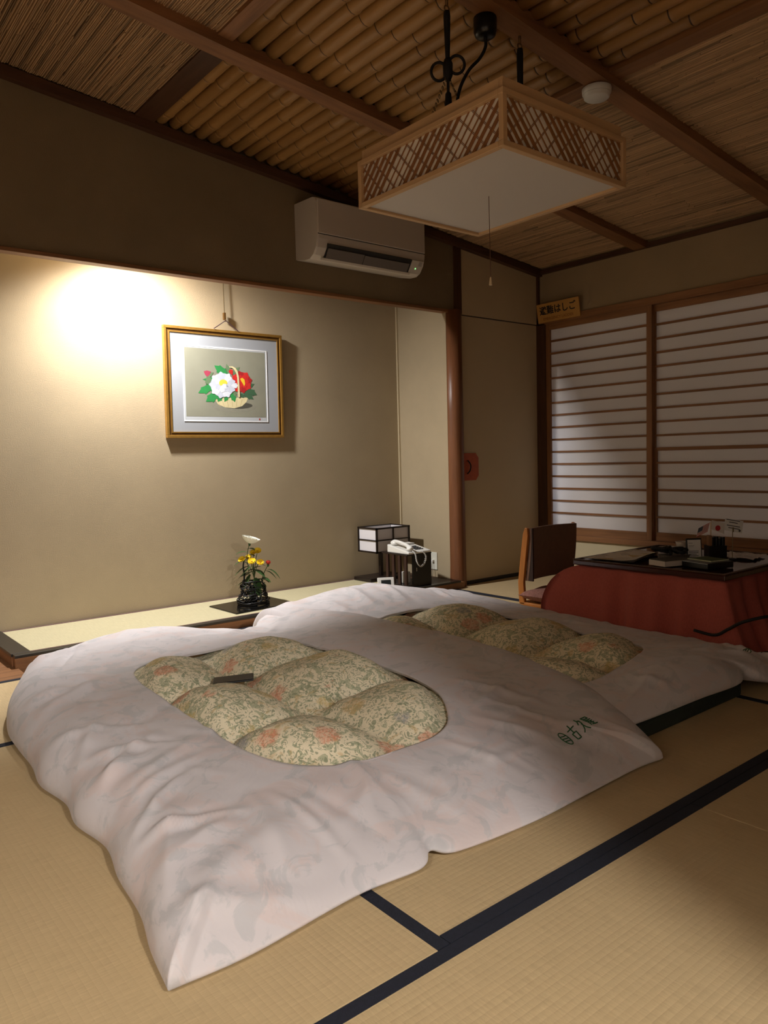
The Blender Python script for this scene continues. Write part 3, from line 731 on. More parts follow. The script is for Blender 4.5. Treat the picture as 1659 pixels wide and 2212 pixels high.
for k in range(6): flat('weave', pm('basket_line', (186, 170, 122)), [(660+k*58, 1350), (664+k*58, 1350), (708+k*44, 1440), (704+k*44, 1440)], 4)
g1, g2, g3 = pm('green', (44, 140, 70)), pm('deep_green', (60, 96, 66)), pm('grey_green', (104, 128, 92))
def leafp(x0, y0, x1, y1, w, jag=True):
    dx, dy = x1-x0, y1-y0; L_ = math.hypot(dx, dy); nx, ny = -dy/L_, dx/L_; P = []
    for sgn, ts in ((1, (0, .2, .35, .38, .55, .72, .76, 1)), (-1, (.8, .7, .66, .45, .33, .3, .15))):
        for i, t in enumerate(ts):
            ww = w*math.sin(PI*min(t*.9+.08, 1))*(1.25 if (jag and i in (2, 5)) else .85)
            P.append((x0+dx*t+sgn*nx*ww, y0+dy*t+sgn*ny*ww))
    return P
for i, (a, b, c, d, w_, mm) in enumerate(((800, 1090, 650, 985, 45, g1), (700, 1130, 520, 1140, 26, g1), (640, 1200, 470, 1290, 45, g1), (690, 1280, 550, 1385, 50, g1), (720, 1310, 680, 1385, 30, g1), (800, 1300, 750, 1385, 24, g1), (830, 1280, 870, 1385, 32, g1), (860, 1250, 880, 1330, 20, g3),
        (820, 1100, 785, 965, 26, g3), (840, 1080, 935, 1000, 26, g3), (980, 1230, 1100, 1185, 24, g2), (1000, 1250, 1125, 1305, 36, g2), (960, 1270, 1085, 1355, 34, g2), (930, 1290, 975, 1340, 22, g2), (600, 1100, 560, 1210, 30, g3), (560, 1120, 640, 1060, 22, g3))):
    flat('leaf', mm, leafp(a, b, c, d, w_), 5+(i % 4))
flat('bud', pm('bud', (170, 60, 84)), [(535, 1050), (570, 1040), (612, 1052), (600, 1085), (572, 1110), (548, 1085)], 9)
r1, r2 = pm('red', (204, 36, 32)), pm('deep_red', (168, 24, 28))
for k in range(8): flat('petal', r1 if k % 2 else r2, blob(950, 1165, 118, k*PI/4+.2, .62), 10+k % 3)
for k in range(6): flat('petal', r1, blob(955, 1160, 78, k*PI/3, .6), 14+k % 2)
flat('stamens', pm('yellow', (232, 190, 40)), [(935, 1128), (960, 1118), (985, 1140), (990, 1185), (978, 1212), (962, 1180), (945, 1155)], 17)
flat('petal', r1, blob(845, 1085, 60, 1.9, .7), 13)
w1, w2 = pm('white', (222, 226, 236)), pm('white_shade', (200, 205, 220))
for k in range(9): flat('petal', w1 if k % 2 else w2, blob(735, 1200, 142, k*2*PI/9+.3, .58), 18+k % 3)
flat('petal', w1, blob(830, 1205, 72, 0, .7), 21)
for k in range(7): flat('petal', w1 if k % 2 else w2, blob(742, 1190, 92, k*2*PI/7, .6), 22+k % 3)
flat('stamens', pm('lemon', (236, 214, 70)), [(742+46*math.cos(a), 1178+40*math.sin(a)) for a in np.linspace(PI*.75, PI*2.1, 12)]+[(755, 1185), (730, 1200)], 26)
flat('petal', w1, blob(775, 1240, 60, 2.2, .8), 27)
flat('basket_handle', pm('basket', (218, 204, 158)), [(812, 995), (850, 993), (885, 1012), (908, 1050), (920, 1110), (926, 1330), (904, 1330), (900, 1120), (888, 1065), (868, 1030), (845, 1010), (815, 1006)], 29)
flat('seal', pm('red_seal', (180, 70, 60)), [(1142, 1566), (1158, 1566), (1158, 1586), (1142, 1586)], 1)
box('glass_edge', GOLD_D, -.01, .01, -.004, .0, hh*.8, hh*.82, pic, local=True)
# hanging wire
hg = thing('picture_hanger', 'metal hanging wire and hook above the gold framed picture', 'hanger', (PXC, YB-.03, PZ1))
WIRE = mk('steel_wire', (120, 104, 76), .4, 0, metal=.6)
MB().tube([(PXC+.005, YB-.02, 2.6), (PXC+.002, YB-.03, 1.935)], .003, 6).build('wire', WIRE, hg)
MB().box(PXC-.006, PXC+.008, YB-.04, YB-.02, 1.90, 1.945).tube([(PXC, YB-.035, 1.90), (PXC, YB-.045, 1.888), (PXC, YB-.05, 1.895)], .003, 6).build('hook', GOLD_D, hg)
MB().tube([(PXC-.085, YB-.045, 1.835), (PXC, YB-.048, 1.893), (PXC+.09, YB-.045, 1.832)], .0035, 6).build('cord', mk('purple_cord', (70, 48, 52), .8, 0), hg)

# ================================================================== air conditioner
ac = thing('air_conditioner', 'white wall air conditioner above the alcove opening', 'air conditioner', (3.06, YW, 2.17))
AX0, AX1 = 2.632, 3.492
prof = [(YW-.002, 2.20), (YW-.10, 2.178), (YW-.155, 2.176), (YW-.195, 2.196), (YW-.225, 2.235), (YW-.240, 2.285), (YW-.243, 2.31), (YW-.238, 2.50), (YW-.225, 2.522), (YW-.20, 2.532), (YW-.002, 2.540)]
m = MB(); n = len(prof)
for x in (AX0, AX0+.012, AX1-.012, AX1):
    s_ = .985 if x in (AX0, AX1) else 1
    m.v += [(x, YW+(y-YW)*s_, 2.36+(z-2.36)*s_) for y, z in prof]
for i in range(3): m.f += [(i*n+k, i*n+(k+1) % n, (i+1)*n+(k+1) % n, (i+1)*n+k) for k in range(n)]
m.f += [tuple(range(n-1, -1, -1)), tuple(3*n+k for k in range(n))]
m.build('body', ACWHITE, ac)
box('front_panel', ACWHITE, AX0+.004, AX1-.004, YW-.2475, YW-.236, 2.312, 2.512, ac, bev=.004)
box('panel_seam', ACDARK, AX0+.004, AX1-.004, YW-.2435, YW-.23, 2.307, 2.3125, ac)
# outlet along the curved lower front
def on_curve(t):
    a, b = np.array((YW-.236, 2.268)), np.array((YW-.182, 2.187)); return a+(b-a)*t
def slab(name, mat, x0, x1, t0, t1, out, thick, parent):
    (ya, za), (yb, zb) = on_curve(t0), on_curve(t1); nrm = np.array((-.83, -.55))
    P = [(ya, za), (yb, zb)]; v = []
    for x in (x0, x1):
        for (y, z) in P:
            for o_ in (out, out-thick): v.append((x, y+nrm[0]*o_, z+nrm[1]*o_))
    return MB().add(v, [(0, 1, 3, 2), (4, 6, 7, 5), (0, 4, 5, 1), (2, 3, 7, 6), (0, 2, 6, 4), (1, 5, 7, 3)]).build(name, mat, parent)
slot = slab('outlet', ACDARK, AX0+.075, AX1-.115, .05, .97, .012, .02, ac)
slab('flap', mk('grey_flap', (112, 104, 98), .5, 0), AX0+.085, AX0+.36, .30, .95, .017, .006, slot)
slab('flap', MATS['grey_flap'], AX0+.365, AX1-.13, .34, .97, .017, .006, slot)
slab('outlet_rim', ACWHITE, AX0+.055, AX1-.10, .93, 1.06, .018, .01, ac)
cp = slab('control_panel', ACWHITE, AX1-.112, AX1-.012, .05, .95, .012, .008, ac)
slab('indicator_light', mk('sensor_window', (170, 160, 150), .3, 0), AX1-.05, AX1-.022, .12, .40, .014, .004, cp)
N = NT('green_led'); N.base((.2, .8, .2)); N.b.inputs['Emission Color'].default_value = (.3, 1, .3, 1); N.b.inputs['Emission Strength'].default_value = 1.5
slab('green_led', N.m, AX1-.068, AX1-.062, .55, .63, .0145, .004, cp)

# ================================================================== hanging ceiling lamp
LX0, LX1, LY0, LY1, LZ0, LZ1 = 1.978, 2.690, 1.760, 2.558, 2.0, 2.190
lamp = thing('ceiling_lamp', 'square hanging lamp with diagonal wooden lattice and white bottom panel, unlit', 'ceiling lamp', ((LX0+LX1)/2, (LY0+LY1)/2, LZ0))
def frame4(name, mat, x0, x1, y0, y1, z0, z1, t, bev=.002):
    for a in ((x0, x1, y0, y0+t), (x0, x1, y1-t, y1), (x0, x0+t, y0+t, y1-t), (x1-t, x1, y0+t, y1-t)):
        box(name, mat['x' if a[1]-a[0] > a[3]-a[2] else 'y'], *a, z0, z1, lamp, bev=bev)
frame4('bottom_rail', WOOD_L, LX0, LX1, LY0, LY1, LZ0, LZ0+.020, .024)
frame4('top_rail', WOOD_L, LX0, LX1, LY0, LY1, LZ1-.020, LZ1, .024)
frame4('upper_rail', WOOD_L, LX0+.014, LX1-.014, LY0+.014, LY1-.014, LZ1, LZ1+.042, .02)
for x in (LX0+.001, LX1-.021):
    for y in (LY0+.001, LY1-.021): box('corner_post', WOOD_L['z'], x, x+.02, y, y+.02, LZ0+.02, LZ1-.02, lamp)
box('bottom_panel', mk('white_acrylic', (206, 200, 194), .55, 0), LX0+.022, LX1-.022, LY0+.022, LY1-.022, LZ0+.010, LZ0+.014, lamp)
LPAP = mk('lamp_paper', (240, 234, 222), .9, .02, 10)
LATT = mk('lattice_wood', (150, 100, 58), .6, .15, 40)
def lattice(face):
    u0, u1, z0, z1 = .022, (LX1-LX0 if face in 'sn' else LY1-LY0)-.022, LZ0+.020, LZ1-.020
    hgt = z1-z0; m = MB()
    def put(ua, za, ub, zb, wd, d):
        if face == 's': A, B, up = (LX0+ua, LY0+d, za), (LX0+ub, LY0+d, zb), (0, 1, 0)
        if face == 'n': A, B, up = (LX0+ua, LY1-d, za), (LX0+ub, LY1-d, zb), (0, 1, 0)
        if face == 'w': A, B, up = (LX0+d, LY0+ua, za), (LX0+d, LY0+ub, zb), (1, 0, 0)
        if face == 'e': A, B, up = (LX1-d, LY0+ua, za), (LX1-d, LY0+ub, zb), (1, 0, 0)
        m.bar(A, B, wd, .003, up)
    def diag(c, slope, wd, d):
        # line u = c + slope*(z-z0), clipped to the panel
        za, zb = z0, z1
        for lim in (u0, u1):
            zl = z0+(lim-c)/slope
            if slope > 0: (za, zb) = (max(za, zl), zb) if lim == u0 else (za, min(zb, zl))
            else: (za, zb) = (za, min(zb, zl)) if lim == u0 else (max(za, zl), zb)
        if zb-za < .008: return
        put(c+slope*(za-z0), za, c+slope*(zb-z0), zb, wd, d)
    s1 = -.95; c = u0; i = 0
    while c < u1+hgt*1.1:
        grp = i % 8
        if grp < 5:
            for q in (0, .0075, .015): diag(c+q, s1, .0036, .014)
            c += .042
        else:
            diag(c, s1, .0045, .014); c += .040
        i += 1
    c = u0-hgt*1.0; i = 0
    while c < u1:
        for q in (0, .006): diag(c+q, .95, .0013, .0165)
        c += .070; i += 1
    o = m.build('lattice', LATT, lamp); o['kind'] = 'stuff'
    d = .019
    if face == 's': r = (LX0+.02, LX1-.02, LY0+d, LY0+d+.002)
    if face == 'n': r = (LX0+.02, LX1-.02, LY1-d-.002, LY1-d)
    if face == 'w': r = (LX0+d, LX0+d+.002, LY0+.02, LY1-.02)
    if face == 'e': r = (LX1-d-.002, LX1-d, LY0+.02, LY1-.02)
    box('paper_panel', LPAP, *r, LZ0+.02, LZ1-.02, lamp)
for fc in 'wsen': lattice(fc)
LCX, LCY = (LX0+LX1)/2, (LY0+LY1)/2
box('ceiling_plate', mk('lamp_inner', (190, 186, 178), .6, 0), LX0+.03, LX1-.03, LY0+.03, LY1-.03, LZ1+.0, LZ1+.006, lamp)
MB().tube([(LCX, LCY, LZ0+.01), (LCX+.004, LCY, 1.69)], .0014, 5).build('pull_cord', mk('pull_string', (96, 62, 48), .8, 0), lamp)
MB().lathe([(.002, .034), (.004, .03), (.007, .006), (.007, .002), (.004, 0)], (LCX+.004, LCY, 1.658), 12).build('pull_knob', mk('cream_knob', (210, 186, 150), .5, 0), lamp, True)
# suspension cords with knots, loops and chains
def cord_set(x, y, knot_z, name='suspension_cord'):
    zt = zc(x)+.0
    c = MB().tube([(x, y, zt+.03), (x, y, zt-.03)], .006, 8).build('ceiling_hook', GOLD_D, lamp, True)
    MB().tube([(x+.012*math.cos(a), y, zt-.04+.012*math.sin(a)) for a in np.linspace(0, 2*PI, 13)], .003, 6).build('hook_ring', GOLD_D, c, True)
    z0 = LZ1+.006
    rope = MB().tube([(x, y, zt-.05), (x, y, zt-.07), (x, y, knot_z+.06), (x, y, knot_z), (x, y, knot_z-.05), (x, y, z0)], [.012, .014, .010, .008, .006, .006], 10).build(name, BLACKCORD, lamp, True)
    if knot_z > LZ1+.2:
        MB().tube([(x, y, knot_z+.03), (x, y, knot_z+.01), (x, y, knot_z-.03), (x, y, knot_z-.05)], [.012, .020, .019, .010], 10).build('knot', BLACKCORD, rope, True)
        for s_ in (-1, 1):
            P = [(x+.777*s_*(.034-.030*math.cos(a)), y-.63*s_*(.034-.030*math.cos(a)), knot_z+.012*s_-.004+.034*math.sin(a)) for a in np.linspace(.1, 2*PI-.1, 20)]
            MB().tube(P, .0055, 7).build('loop', BLACKCORD, rope, True)
        MB().tube([(x, y, knot_z-.09), (x, y, knot_z-.10), (x, y, knot_z-.16), (x, y, knot_z-.185)], [.005, .012, .016, .012], 10).build('tassel', BLACKCORD, rope, True)
        for sx, ex, ez in ((-1, -.10, -.16), (1, .075, -.075)):
            m = MB(); nl = 9
            for k in range(nl):
                t = k/nl; px, pz = x+sx*.012+ex*t*.8, knot_z-.05+ez*t
                m.tube([(px+.004*math.cos(a), y+(.003*math.sin(a) if k % 2 else 0), pz+.008*math.sin(a)) for a in np.linspace(0, 2*PI, 8)], .0018, 4, False)
            m.build('chain', WIRE, rope)
cord_set(2.128, 2.17, 2.455); cord_set(2.50, 2.13, LZ1+.05)
MB().tube(catmull([(2.50, 2.13, LZ1+.02), (2.54, 2.12, LZ1+.07), (2.575, 2.11, LZ1+.075), (2.59, 2.10, LZ1+.03)], 16), .007, 8).build('cable_loop', BLACKCORD, lamp, True)
rose = MB().lathe([(.028, -.075), (.040, -.068), (.046, -.05), (.046, 0)], (2.318, 2.15, zc(2.318)), 20).build('ceiling_rose', BLACKP, lamp, True)
MB().tube(catmull([(2.318, 2.15, zc(2.318)-.07), (2.318, 2.15, 2.58), (2.29, 2.155, 2.53), (2.225, 2.16, 2.46), (2.18, 2.17, 2.36), (2.16, 2.17, LZ1)], 30), .0065, 8).build('cable', BLACKCORD, rose, True)
sd = thing('smoke_detector', 'white round smoke detector on the dark ceiling beam', 'smoke detector', (3.03, 2.135, zc(3.03)))
zt = zc(3.03)+.002
MB().lathe([(.050, -.046), (.057, -.041), (.059, -.027), (.064, -.024), (.066, -.003), (.062, 0)], (3.03, 2.135, zt), 28).build('detector_body', WHITEP, sd, True)
MB().lathe([(.0605, -.027), (.0605, -.024)], (3.03, 2.135, zt), 28, False).build('vent_ring', GREYP, sd)

# ================================================================== alcove objects
# lacquer plate, woven vase and flowers
plate = tag(MB().prism([(2.135, 4.06), (2.575, 4.10), (2.565, 4.46), (2.125, 4.40)], lambda u, v, t: (u, v, ZP+t), .008).build('lacquer_plate', LACQ, bev=.003), 'black glossy lacquer plate under the woven vase', 'plate')
VZ = ZP+.008; VC = (2.362, 4.255)
vase = thing('vase', 'black openwork woven vase with a tall handle', 'vase', (*VC, VZ))
def vr(t): return .098-.012*t-.026*t*t+.006*math.sin(t*9)
rngv = random.Random(5); m = MB()
HV = .15
for k in range(84):
    a = rngv.uniform(0, 2*PI); t0 = rngv.uniform(0, .7); da = rngv.uniform(-1.6, 1.6); dt = rngv.uniform(-.3, .8); P = []
    for i in range(9):
        q = i/8; t = min(max(t0+dt*q+.06*math.sin(q*8+k), 0), 1); r = vr(t)+.006*math.sin(q*7+k); aa = a+da*q+.15*math.sin(q*11+k)
        P.append((VC[0]+r*math.cos(aa), VC[1]+r*math.sin(aa)*.9, VZ+.006+t*(HV-.01)))
    m.tube(P, .0028, 5)
for t, rr in ((0, .005), (.08, .005), (1, .0045)):
    m.tube([(VC[0]+(vr(t)+.004*math.sin(5*a))*math.cos(a), VC[1]+vr(t)*math.sin(a)*.9, VZ+.006+t*(HV-.01)+.004*math.sin(3*a+t)) for a in np.linspace(0, 2*PI, 30)], rr, 6)
m.build('woven_body', LACED, vase, True)
MB().lathe([(.024, .006), (.026, .06), (.024, .12)], (*VC, VZ), 16).build('liner', mk('dark_liner', (40, 40, 38), .3, 0), vase, True)
MB().tube(catmull([(2.318, 4.29, VZ+.13), (2.322, 4.29, VZ+.19), (2.318, 4.292, VZ+.24), (2.326, 4.288, VZ+.29)], 14), [.006]*8+[.005]*7, 6).build('handle', LACED, vase, True)
def leaf_geo(m, base, d, L, w, droop=.4, n=6):
    base = Vector(base); d = Vector(d).normalized(); side = d.cross(Vector((0, 0, 1))); side = side.normalized() if side.length > .05 else Vector((1, 0, 0))
    rows = []
    for i in range(n+1):
        t = i/n; p = base+d*L*t+Vector((0, 0, -droop*L*t*t)); ww = 1.7*w*math.sin(PI*(t*.92+.06))**.8
        rows.append([p-side*ww+Vector((0, 0, .15*ww)), p, p+side*ww+Vector((0, 0, .15*ww))])
    m.grid(rows)
def flower_geo(m, c, ax, R, npet, layers, cup, pw):
    c = Vector(c); ax = Vector(ax).normalized(); u = ax.orthogonal().normalized(); v = ax.cross(u)
    for Lr in range(layers):
        s = 1-.16*Lr; k0 = rngv.random()
        for k in range(npet):
            a = 2*PI*(k+k0+.5*(Lr % 2))/npet; d = u*math.cos(a)+v*math.sin(a); sd = ax.cross(d); rows = []
            el = cup+.22*Lr
            for i in range(5):
                t = i/4; r = R*s*t*math.cos(el*t); hgt = R*s*t*math.sin(el*(.4+.6*t)); ww = pw*R*math.sin(PI*(.1+.72*t))
                p = c+d*r+ax*hgt; rows.append([p-sd*ww, p+ax*(-.15*ww), p+sd*ww])
            m.grid(rows)
def plant(name, label, stems, heads, leaves, group=None):
    r = thing(name, label, 'flower', (VC[0], VC[1], VZ+.03))
    for P in stems: MB().tube(catmull(P, 12), .0024, 5).build('stem', STEM, r, True)
    for c, ax, R, npet, ly, cup, pw, mat, hn in heads:
        m = MB(); flower_geo(m, c, ax, R, npet, ly, cup, pw); h = m.build(hn, mat, r, True)
        if hn == 'flower_head' and mat is PETAL_Y: MB().lathe([(R*.32, 0), (R*.25, R*.14), (.0005, R*.2)], c, 10).build('flower_centre', mk('amber_centre', (206, 150, 16), .7, 0), h, True)
        else: MB().lathe([(.003, -.016), (.007, -.010), (.008, 0), (.003, .004)], c, 10).build('calyx', LEAF, h, True)
    for b, d, L_, w_, dr in leaves:
        m = MB(); leaf_geo(m, b, d, L_, w_, dr); m.build('leaf', LEAF, r, True)
    return r
vx, vy = VC; t0 = VZ+.03
# directions in the picture plane: R is right, T is towards the viewer
Rr = Vector((.777, -.63, 0)); Tt = Vector((-.63, -.777, 0))
def vp(px, py, dep=0):
    # vase-plane point from offsets in metres to the right (px), up (py) and towards the viewer (dep)
    p = Vector((vx, vy, VZ))+Rr*px+Tt*dep; return (p.x, p.y, VZ+py)
def lv(px, py, dx, dy, L_, w_, dr=.4, dep=0, dd=.2):
    d = Rr*dx+Tt*dd+Vector((0, 0, dy)); return (vp(px, py, dep), d, L_, w_, dr)
plant('white_chrysanthemum', 'tall white chrysanthemum leaning at the top of the woven vase', [[vp(.0, .03), vp(-.02, .18), vp(-.03, .30), vp(-.015, .38)]],
      [(vp(-.012, .385), Rr*.30+Vector((0, 0, 1))-Tt*.05, .072, 15, 3, .62, .22, PETAL_W, 'flower_head')],
      [lv(-.03, .33, -1, .25, .075, .014), lv(-.03, .35, .6, .2, .06, .014), lv(-.03, .28, -1, .0, .085, .016), lv(-.025, .24, -.8, -.2, .09, .018), lv(-.02, .20, -.9, -.1, .07, .016), lv(-.025, .31, .9, .3, .05, .014), lv(-.02, .14, -.8, .2, .08, .016, .5)])
ys = [(-.062, .285, .01, .025), (.004, .275, .03, .027), (.055, .265, .02, .025), (.035, .335, -.01, .026), (.005, .325, -.02, .022), (-.025, .295, -.02, .022)]
plant('yellow_chrysanthemum', 'spray of small yellow chrysanthemums in the middle of the woven vase', [[vp(.01, .03), vp(.01, .16), vp(x*.5+.005, z*.5+.11, d*.5), vp(x, z-.004, d)] for x, z, d, R in ys],
      [(vp(x, z, d), Vector((0, 0, .8))+Tt*.75+Rr*(x*4), R, 12, 2, .30, .26, PETAL_Y, 'flower_head') for x, z, d, R in ys],
      [lv(.0, .24, -.7, -.3, .07, .018, .4, .02), lv(.02, .22, .7, -.2, .07, .018, .4, .02), lv(-.01, .19, -.4, -.6, .08, .02, .3, .02), lv(.02, .17, .3, -.7, .08, .02, .2, .03), lv(.0, .13, -.8, .1, .07, .018, .4), lv(.03, .15, .5, .3, .06, .016), lv(.0, .11, -.2, -.9, .06, .02, .1, .04), lv(.03, .11, .4, -.8, .06, .018, .1, .04), lv(.02, .25, .9, .5, .05, .013), lv(-.02, .155, -.9, -.35, .08, .015)]+[lv(-.03+.012*k, .10+.017*((k*5) % 9), (-1 if k % 2 else 1)*(.5+.06*k), .35-.12*(k % 5), .055+.004*(k % 4), .012+.001*(k % 3), .5, .03*((k % 3)-1)) for k in range(9)])
plant('red_bud_stem', 'stem with one red bud and long arching leaves on the right of the vase', [[vp(.03, .05), vp(.055, .14), vp(.075, .20), vp(.10, .245)]],
      [(vp(.10, .25), Vector((0, 0, 1))+Rr*.2, .026, 7, 2, 1.25, .42, PETAL_R, 'bud')],
      [lv(.085, .215, 1, .35, .10, .008, .9), lv(.08, .21, 1, .0, .075, .006, .7), lv(.06, .17, .8, -.3, .05, .012), lv(.09, .235, -.6, .5, .05, .014, .3), lv(.05, .12, .6, .1, .04, .01)])
# small standing paper lamp
AX, AY = 3.445, 4.345
an = thing('paper_floor_lamp', 'low dark-framed paper lamp standing in the alcove corner, unlit', 'lamp', (3.58, 4.46, ZP))
box('base', BLACKWOOD, 3.40, 3.74, 4.37, 4.575, ZP, ZP+.028, an, bev=.004)
box('stem', BLACKWOOD, 3.545, 3.57, 4.43, 4.455, ZP+.028, .272, an)
ax0, ax1, ay0, ay1, az0, az1 = AX, AX+.325, AY, AY+.228, .270, .458
b_ = .012
sh = box('shade_frame', BLACKWOOD, ax0, ax0+b_, ay0, ay0+b_, az0, az1, an)
for x, y in ((ax1-b_, ay0), (ax0, ay1-b_), (ax1-b_, ay1-b_)): box('frame_post', BLACKWOOD, x, x+b_, y, y+b_, az0, az1, sh)
for z in (az0, (az0+az1)/2-.004, az1-b_):
    hgt = b_ if z != (az0+az1)/2-.004 else .008
    for a in ((ax0, ax1, ay0, ay0+.008), (ax0, ax1, ay1-.008, ay1), (ax0, ax0+.008, ay0, ay1), (ax1-.008, ax1, ay0, ay1)): box('frame_rail', BLACKWOOD, *a, z, z+hgt, sh)
box('frame_bar', BLACKWOOD, (ax0+ax1)/2-.005, (ax0+ax1)/2+.005, ay0, ay0+.008, az0, az1, sh)
SHADE = mk('shade_paper', (222, 218, 222), .9, 0)
for a in ((ax0+.006, ax1-.006, ay0+.008, ay0+.0095), (ax0+.006, ax1-.006, ay1-.0095, ay1-.008), (ax0+.008, ax0+.0095, ay0+.006, ay1-.006), (ax1-.0095, ax1-.008, ay0+.006, ay1-.006)): box('shade_paper', SHADE, *a, az0+.004, az1-.008, an)
# telephone stand
sx0, sx1, sy0, sy1, sz0, sz1 = 3.425, 3.652, 3.985, 4.26, ZP+.003, .285
st = thing('telephone_stand', 'small dark slatted telephone stand with a black front panel', 'stand', ((sx0+sx1)/2, (sy0+sy1)/2, ZP+.003))
box('base', BLACKWOOD, sx0-.01, sx1, sy0, sy1, sz0, sz0+.018, st, bev=.002)
box('front_panel', mk('black_panel', (22, 20, 19), .45, 0), sx0+.055, sx1, sy0, sy0+.014, sz0+.018, sz1, st)
box('top_shelf', BLACKWOOD, sx0-.004, sx1+.002, sy0-.003, sy1, sz1, sz1+.010, st, bev=.002)
for k in range(4):
    y = sy0+.01+k*.066; box('slat', wood('slat_wood', (58, 36, 28), 'z'), sx0, sx0+.014, y, y+.026, sz0+.018, sz1, st)
box('label_sticker', PAPER, sx1-.062, sx1-.046, sy0-.001, sy0, .235, .256, st)
box('label_sticker', PAPER, sx0+.085, sx0+.089, sy0-.001, sy0, .17, .195, st)
box('adapter', WHITEP, sx0+.04, sx0+.09, sy0+.07, sy0+.12, sz0+.018, sz0+.10, st, bev=.006)
# telephone
tp = thing('telephone', 'white corded telephone on the small dark stand', 'telephone', ((sx0+sx1)/2, 4.09, sz1+.010))
TZ = sz1+.0105
tx0, tx1, ty0, ty1 = sx0+.005, sx1-.012, sy0-.012, sy0+.222
m = MB(); m.add([(tx0, ty0, TZ), (tx1, ty0, TZ), (tx1, ty1, TZ), (tx0, ty1, TZ), (tx0, ty0, TZ+.016), (tx1, ty0, TZ+.016), (tx1, ty1, TZ+.058), (tx0, ty1, TZ+.058)], [(3, 2, 1, 0), (4, 5, 6, 7), (0, 1, 5, 4), (1, 2, 6, 5), (2, 3, 7, 6), (3, 0, 4, 7)])
tb = m.build('telephone_body', WHITEP, tp, bev=.006)
def tsurf(y): return TZ+.016+.042*(y-ty0)/(ty1-ty0)
hs = catmull([(tx0+.036, ty0+.012, tsurf(ty0)+.018), (tx0+.036, ty0+.035, tsurf(ty0)+.032), (tx0+.036, ty0+.08, tsurf(ty0+.08)+.034), (tx0+.036, ty0+.14, tsurf(ty0+.14)+.034), (tx0+.036, ty0+.19, tsurf(ty0+.19)+.026), (tx0+.036, ty0+.212, tsurf(ty0+.2)+.010)], 24)
hset = MB().tube(hs, [.012+.008*(abs(i-12)/12)**2 for i in range(25)], 10).build('handset', WHITEP, tp, True)
for y in (ty0+.03, ty0+.19): MB().tube([(tx0+.036, y, tsurf(y)+.002), (tx0+.036, y, tsurf(y)+.026)], [.023, .021], 14).build('earpiece', WHITEP, hset, True)
for r in range(4):
    for c_ in range(3):
        x = tx0+.098+c_*.026; y = ty0+.035+r*.024
        m = MB().box(x, x+.019, y, y+.014, tsurf(y)+.001, tsurf(y)+.006); m.build('key', mk('dark_key', (52, 54, 58), .5, 0), tb)
box('display', mk('phone_card', (214, 212, 206), .6, 0), tx0+.095, tx1-.015, ty1-.075, ty1-.02, tsurf(ty1-.05)-.002, tsurf(ty1-.02)+.002, tb)
P = catmull([(tx0+.04, ty0+.002, TZ+.024), (tx0+.042, ty0-.025, TZ+.0), (tx0+.05, ty0-.03, TZ-.05), (tx0+.078, ty0-.032, TZ-.085), (tx0+.115, ty0-.03, TZ-.07), (tx0+.135, ty0-.028, TZ-.02), (tx0+.115, ty0-.015, TZ+.012), (tx0+.10, ty0+.004, TZ+.012)], 240)
Q = []
for i, p in enumerate(P):
    a = i*.85; Q.append((p[0]+.0042*math.cos(a), p[1]+.0042*math.sin(a), p[2]+.0025*math.sin(a)))
MB().tube(Q, .0028, 5).build('coiled_cord', mk('cord_white', (200, 198, 192), .5, 0), tp, True)
# wall socket and its thin lead
ow = thing('wall_socket', 'pale wall plate with a small plug beside the telephone stand', 'wall socket', (3.912, 4.26, .18))
box('plate', mk('plate_cream', (216, 214, 200), .4, 0), 3.905, 3.912, 4.197, 4.272, .115, .247, ow, bev=.002)
pg = box('plug', WHITEP, 3.885, 3.905, 4.225, 4.243, .175, .19, ow, bev=.002)
MB().tube(catmull([(3.893, 4.234, .177), (3.885, 4.23, .14), (3.885, 4.225, .10), (3.875, 4.22, .066)], 14), .002, 5).build('lead', mk('lead_grey', (120, 112, 98), .6, 0), pg, True)
# little white digital clock
ck = thing('digital_clock', 'small white digital clock with a dark screen beside the telephone stand', 'clock', (3.305, 4.075, ZP))
ck.rotation_euler = (math.radians(-14), 0, math.radians(-30))
cb = box('clock_body', WHITEP, -.058, .058, -.010, .010, .001, .082, ck, bev=.004, local=True)
box('screen', mk('lcd_dark', (38, 42, 44), .2, 0), -.034, .034, -.0115, -.0095, .018, .064, ck, local=True)
box('foot', WHITEP, -.03, .03, .010, .034, .0, .006, ck, local=True)
# lamp housing for the alcove light, behind the drop wall
al = thing('alcove_downlight', 'small lamp holder hidden behind the drop wall of the alcove', 'lamp', (1.62, 4.26, 2.90))
MB().tube([(1.62, 4.26, 2.90), (1.62, 4.26, 2.40)], .012, 8).build('stem', BLACKP, al, True)
MB().lathe([(.03, 0), (.03, .05), (.012, .06)], (1.62, 4.26, 2.355), 16).build('socket', WHITEP, al, True)

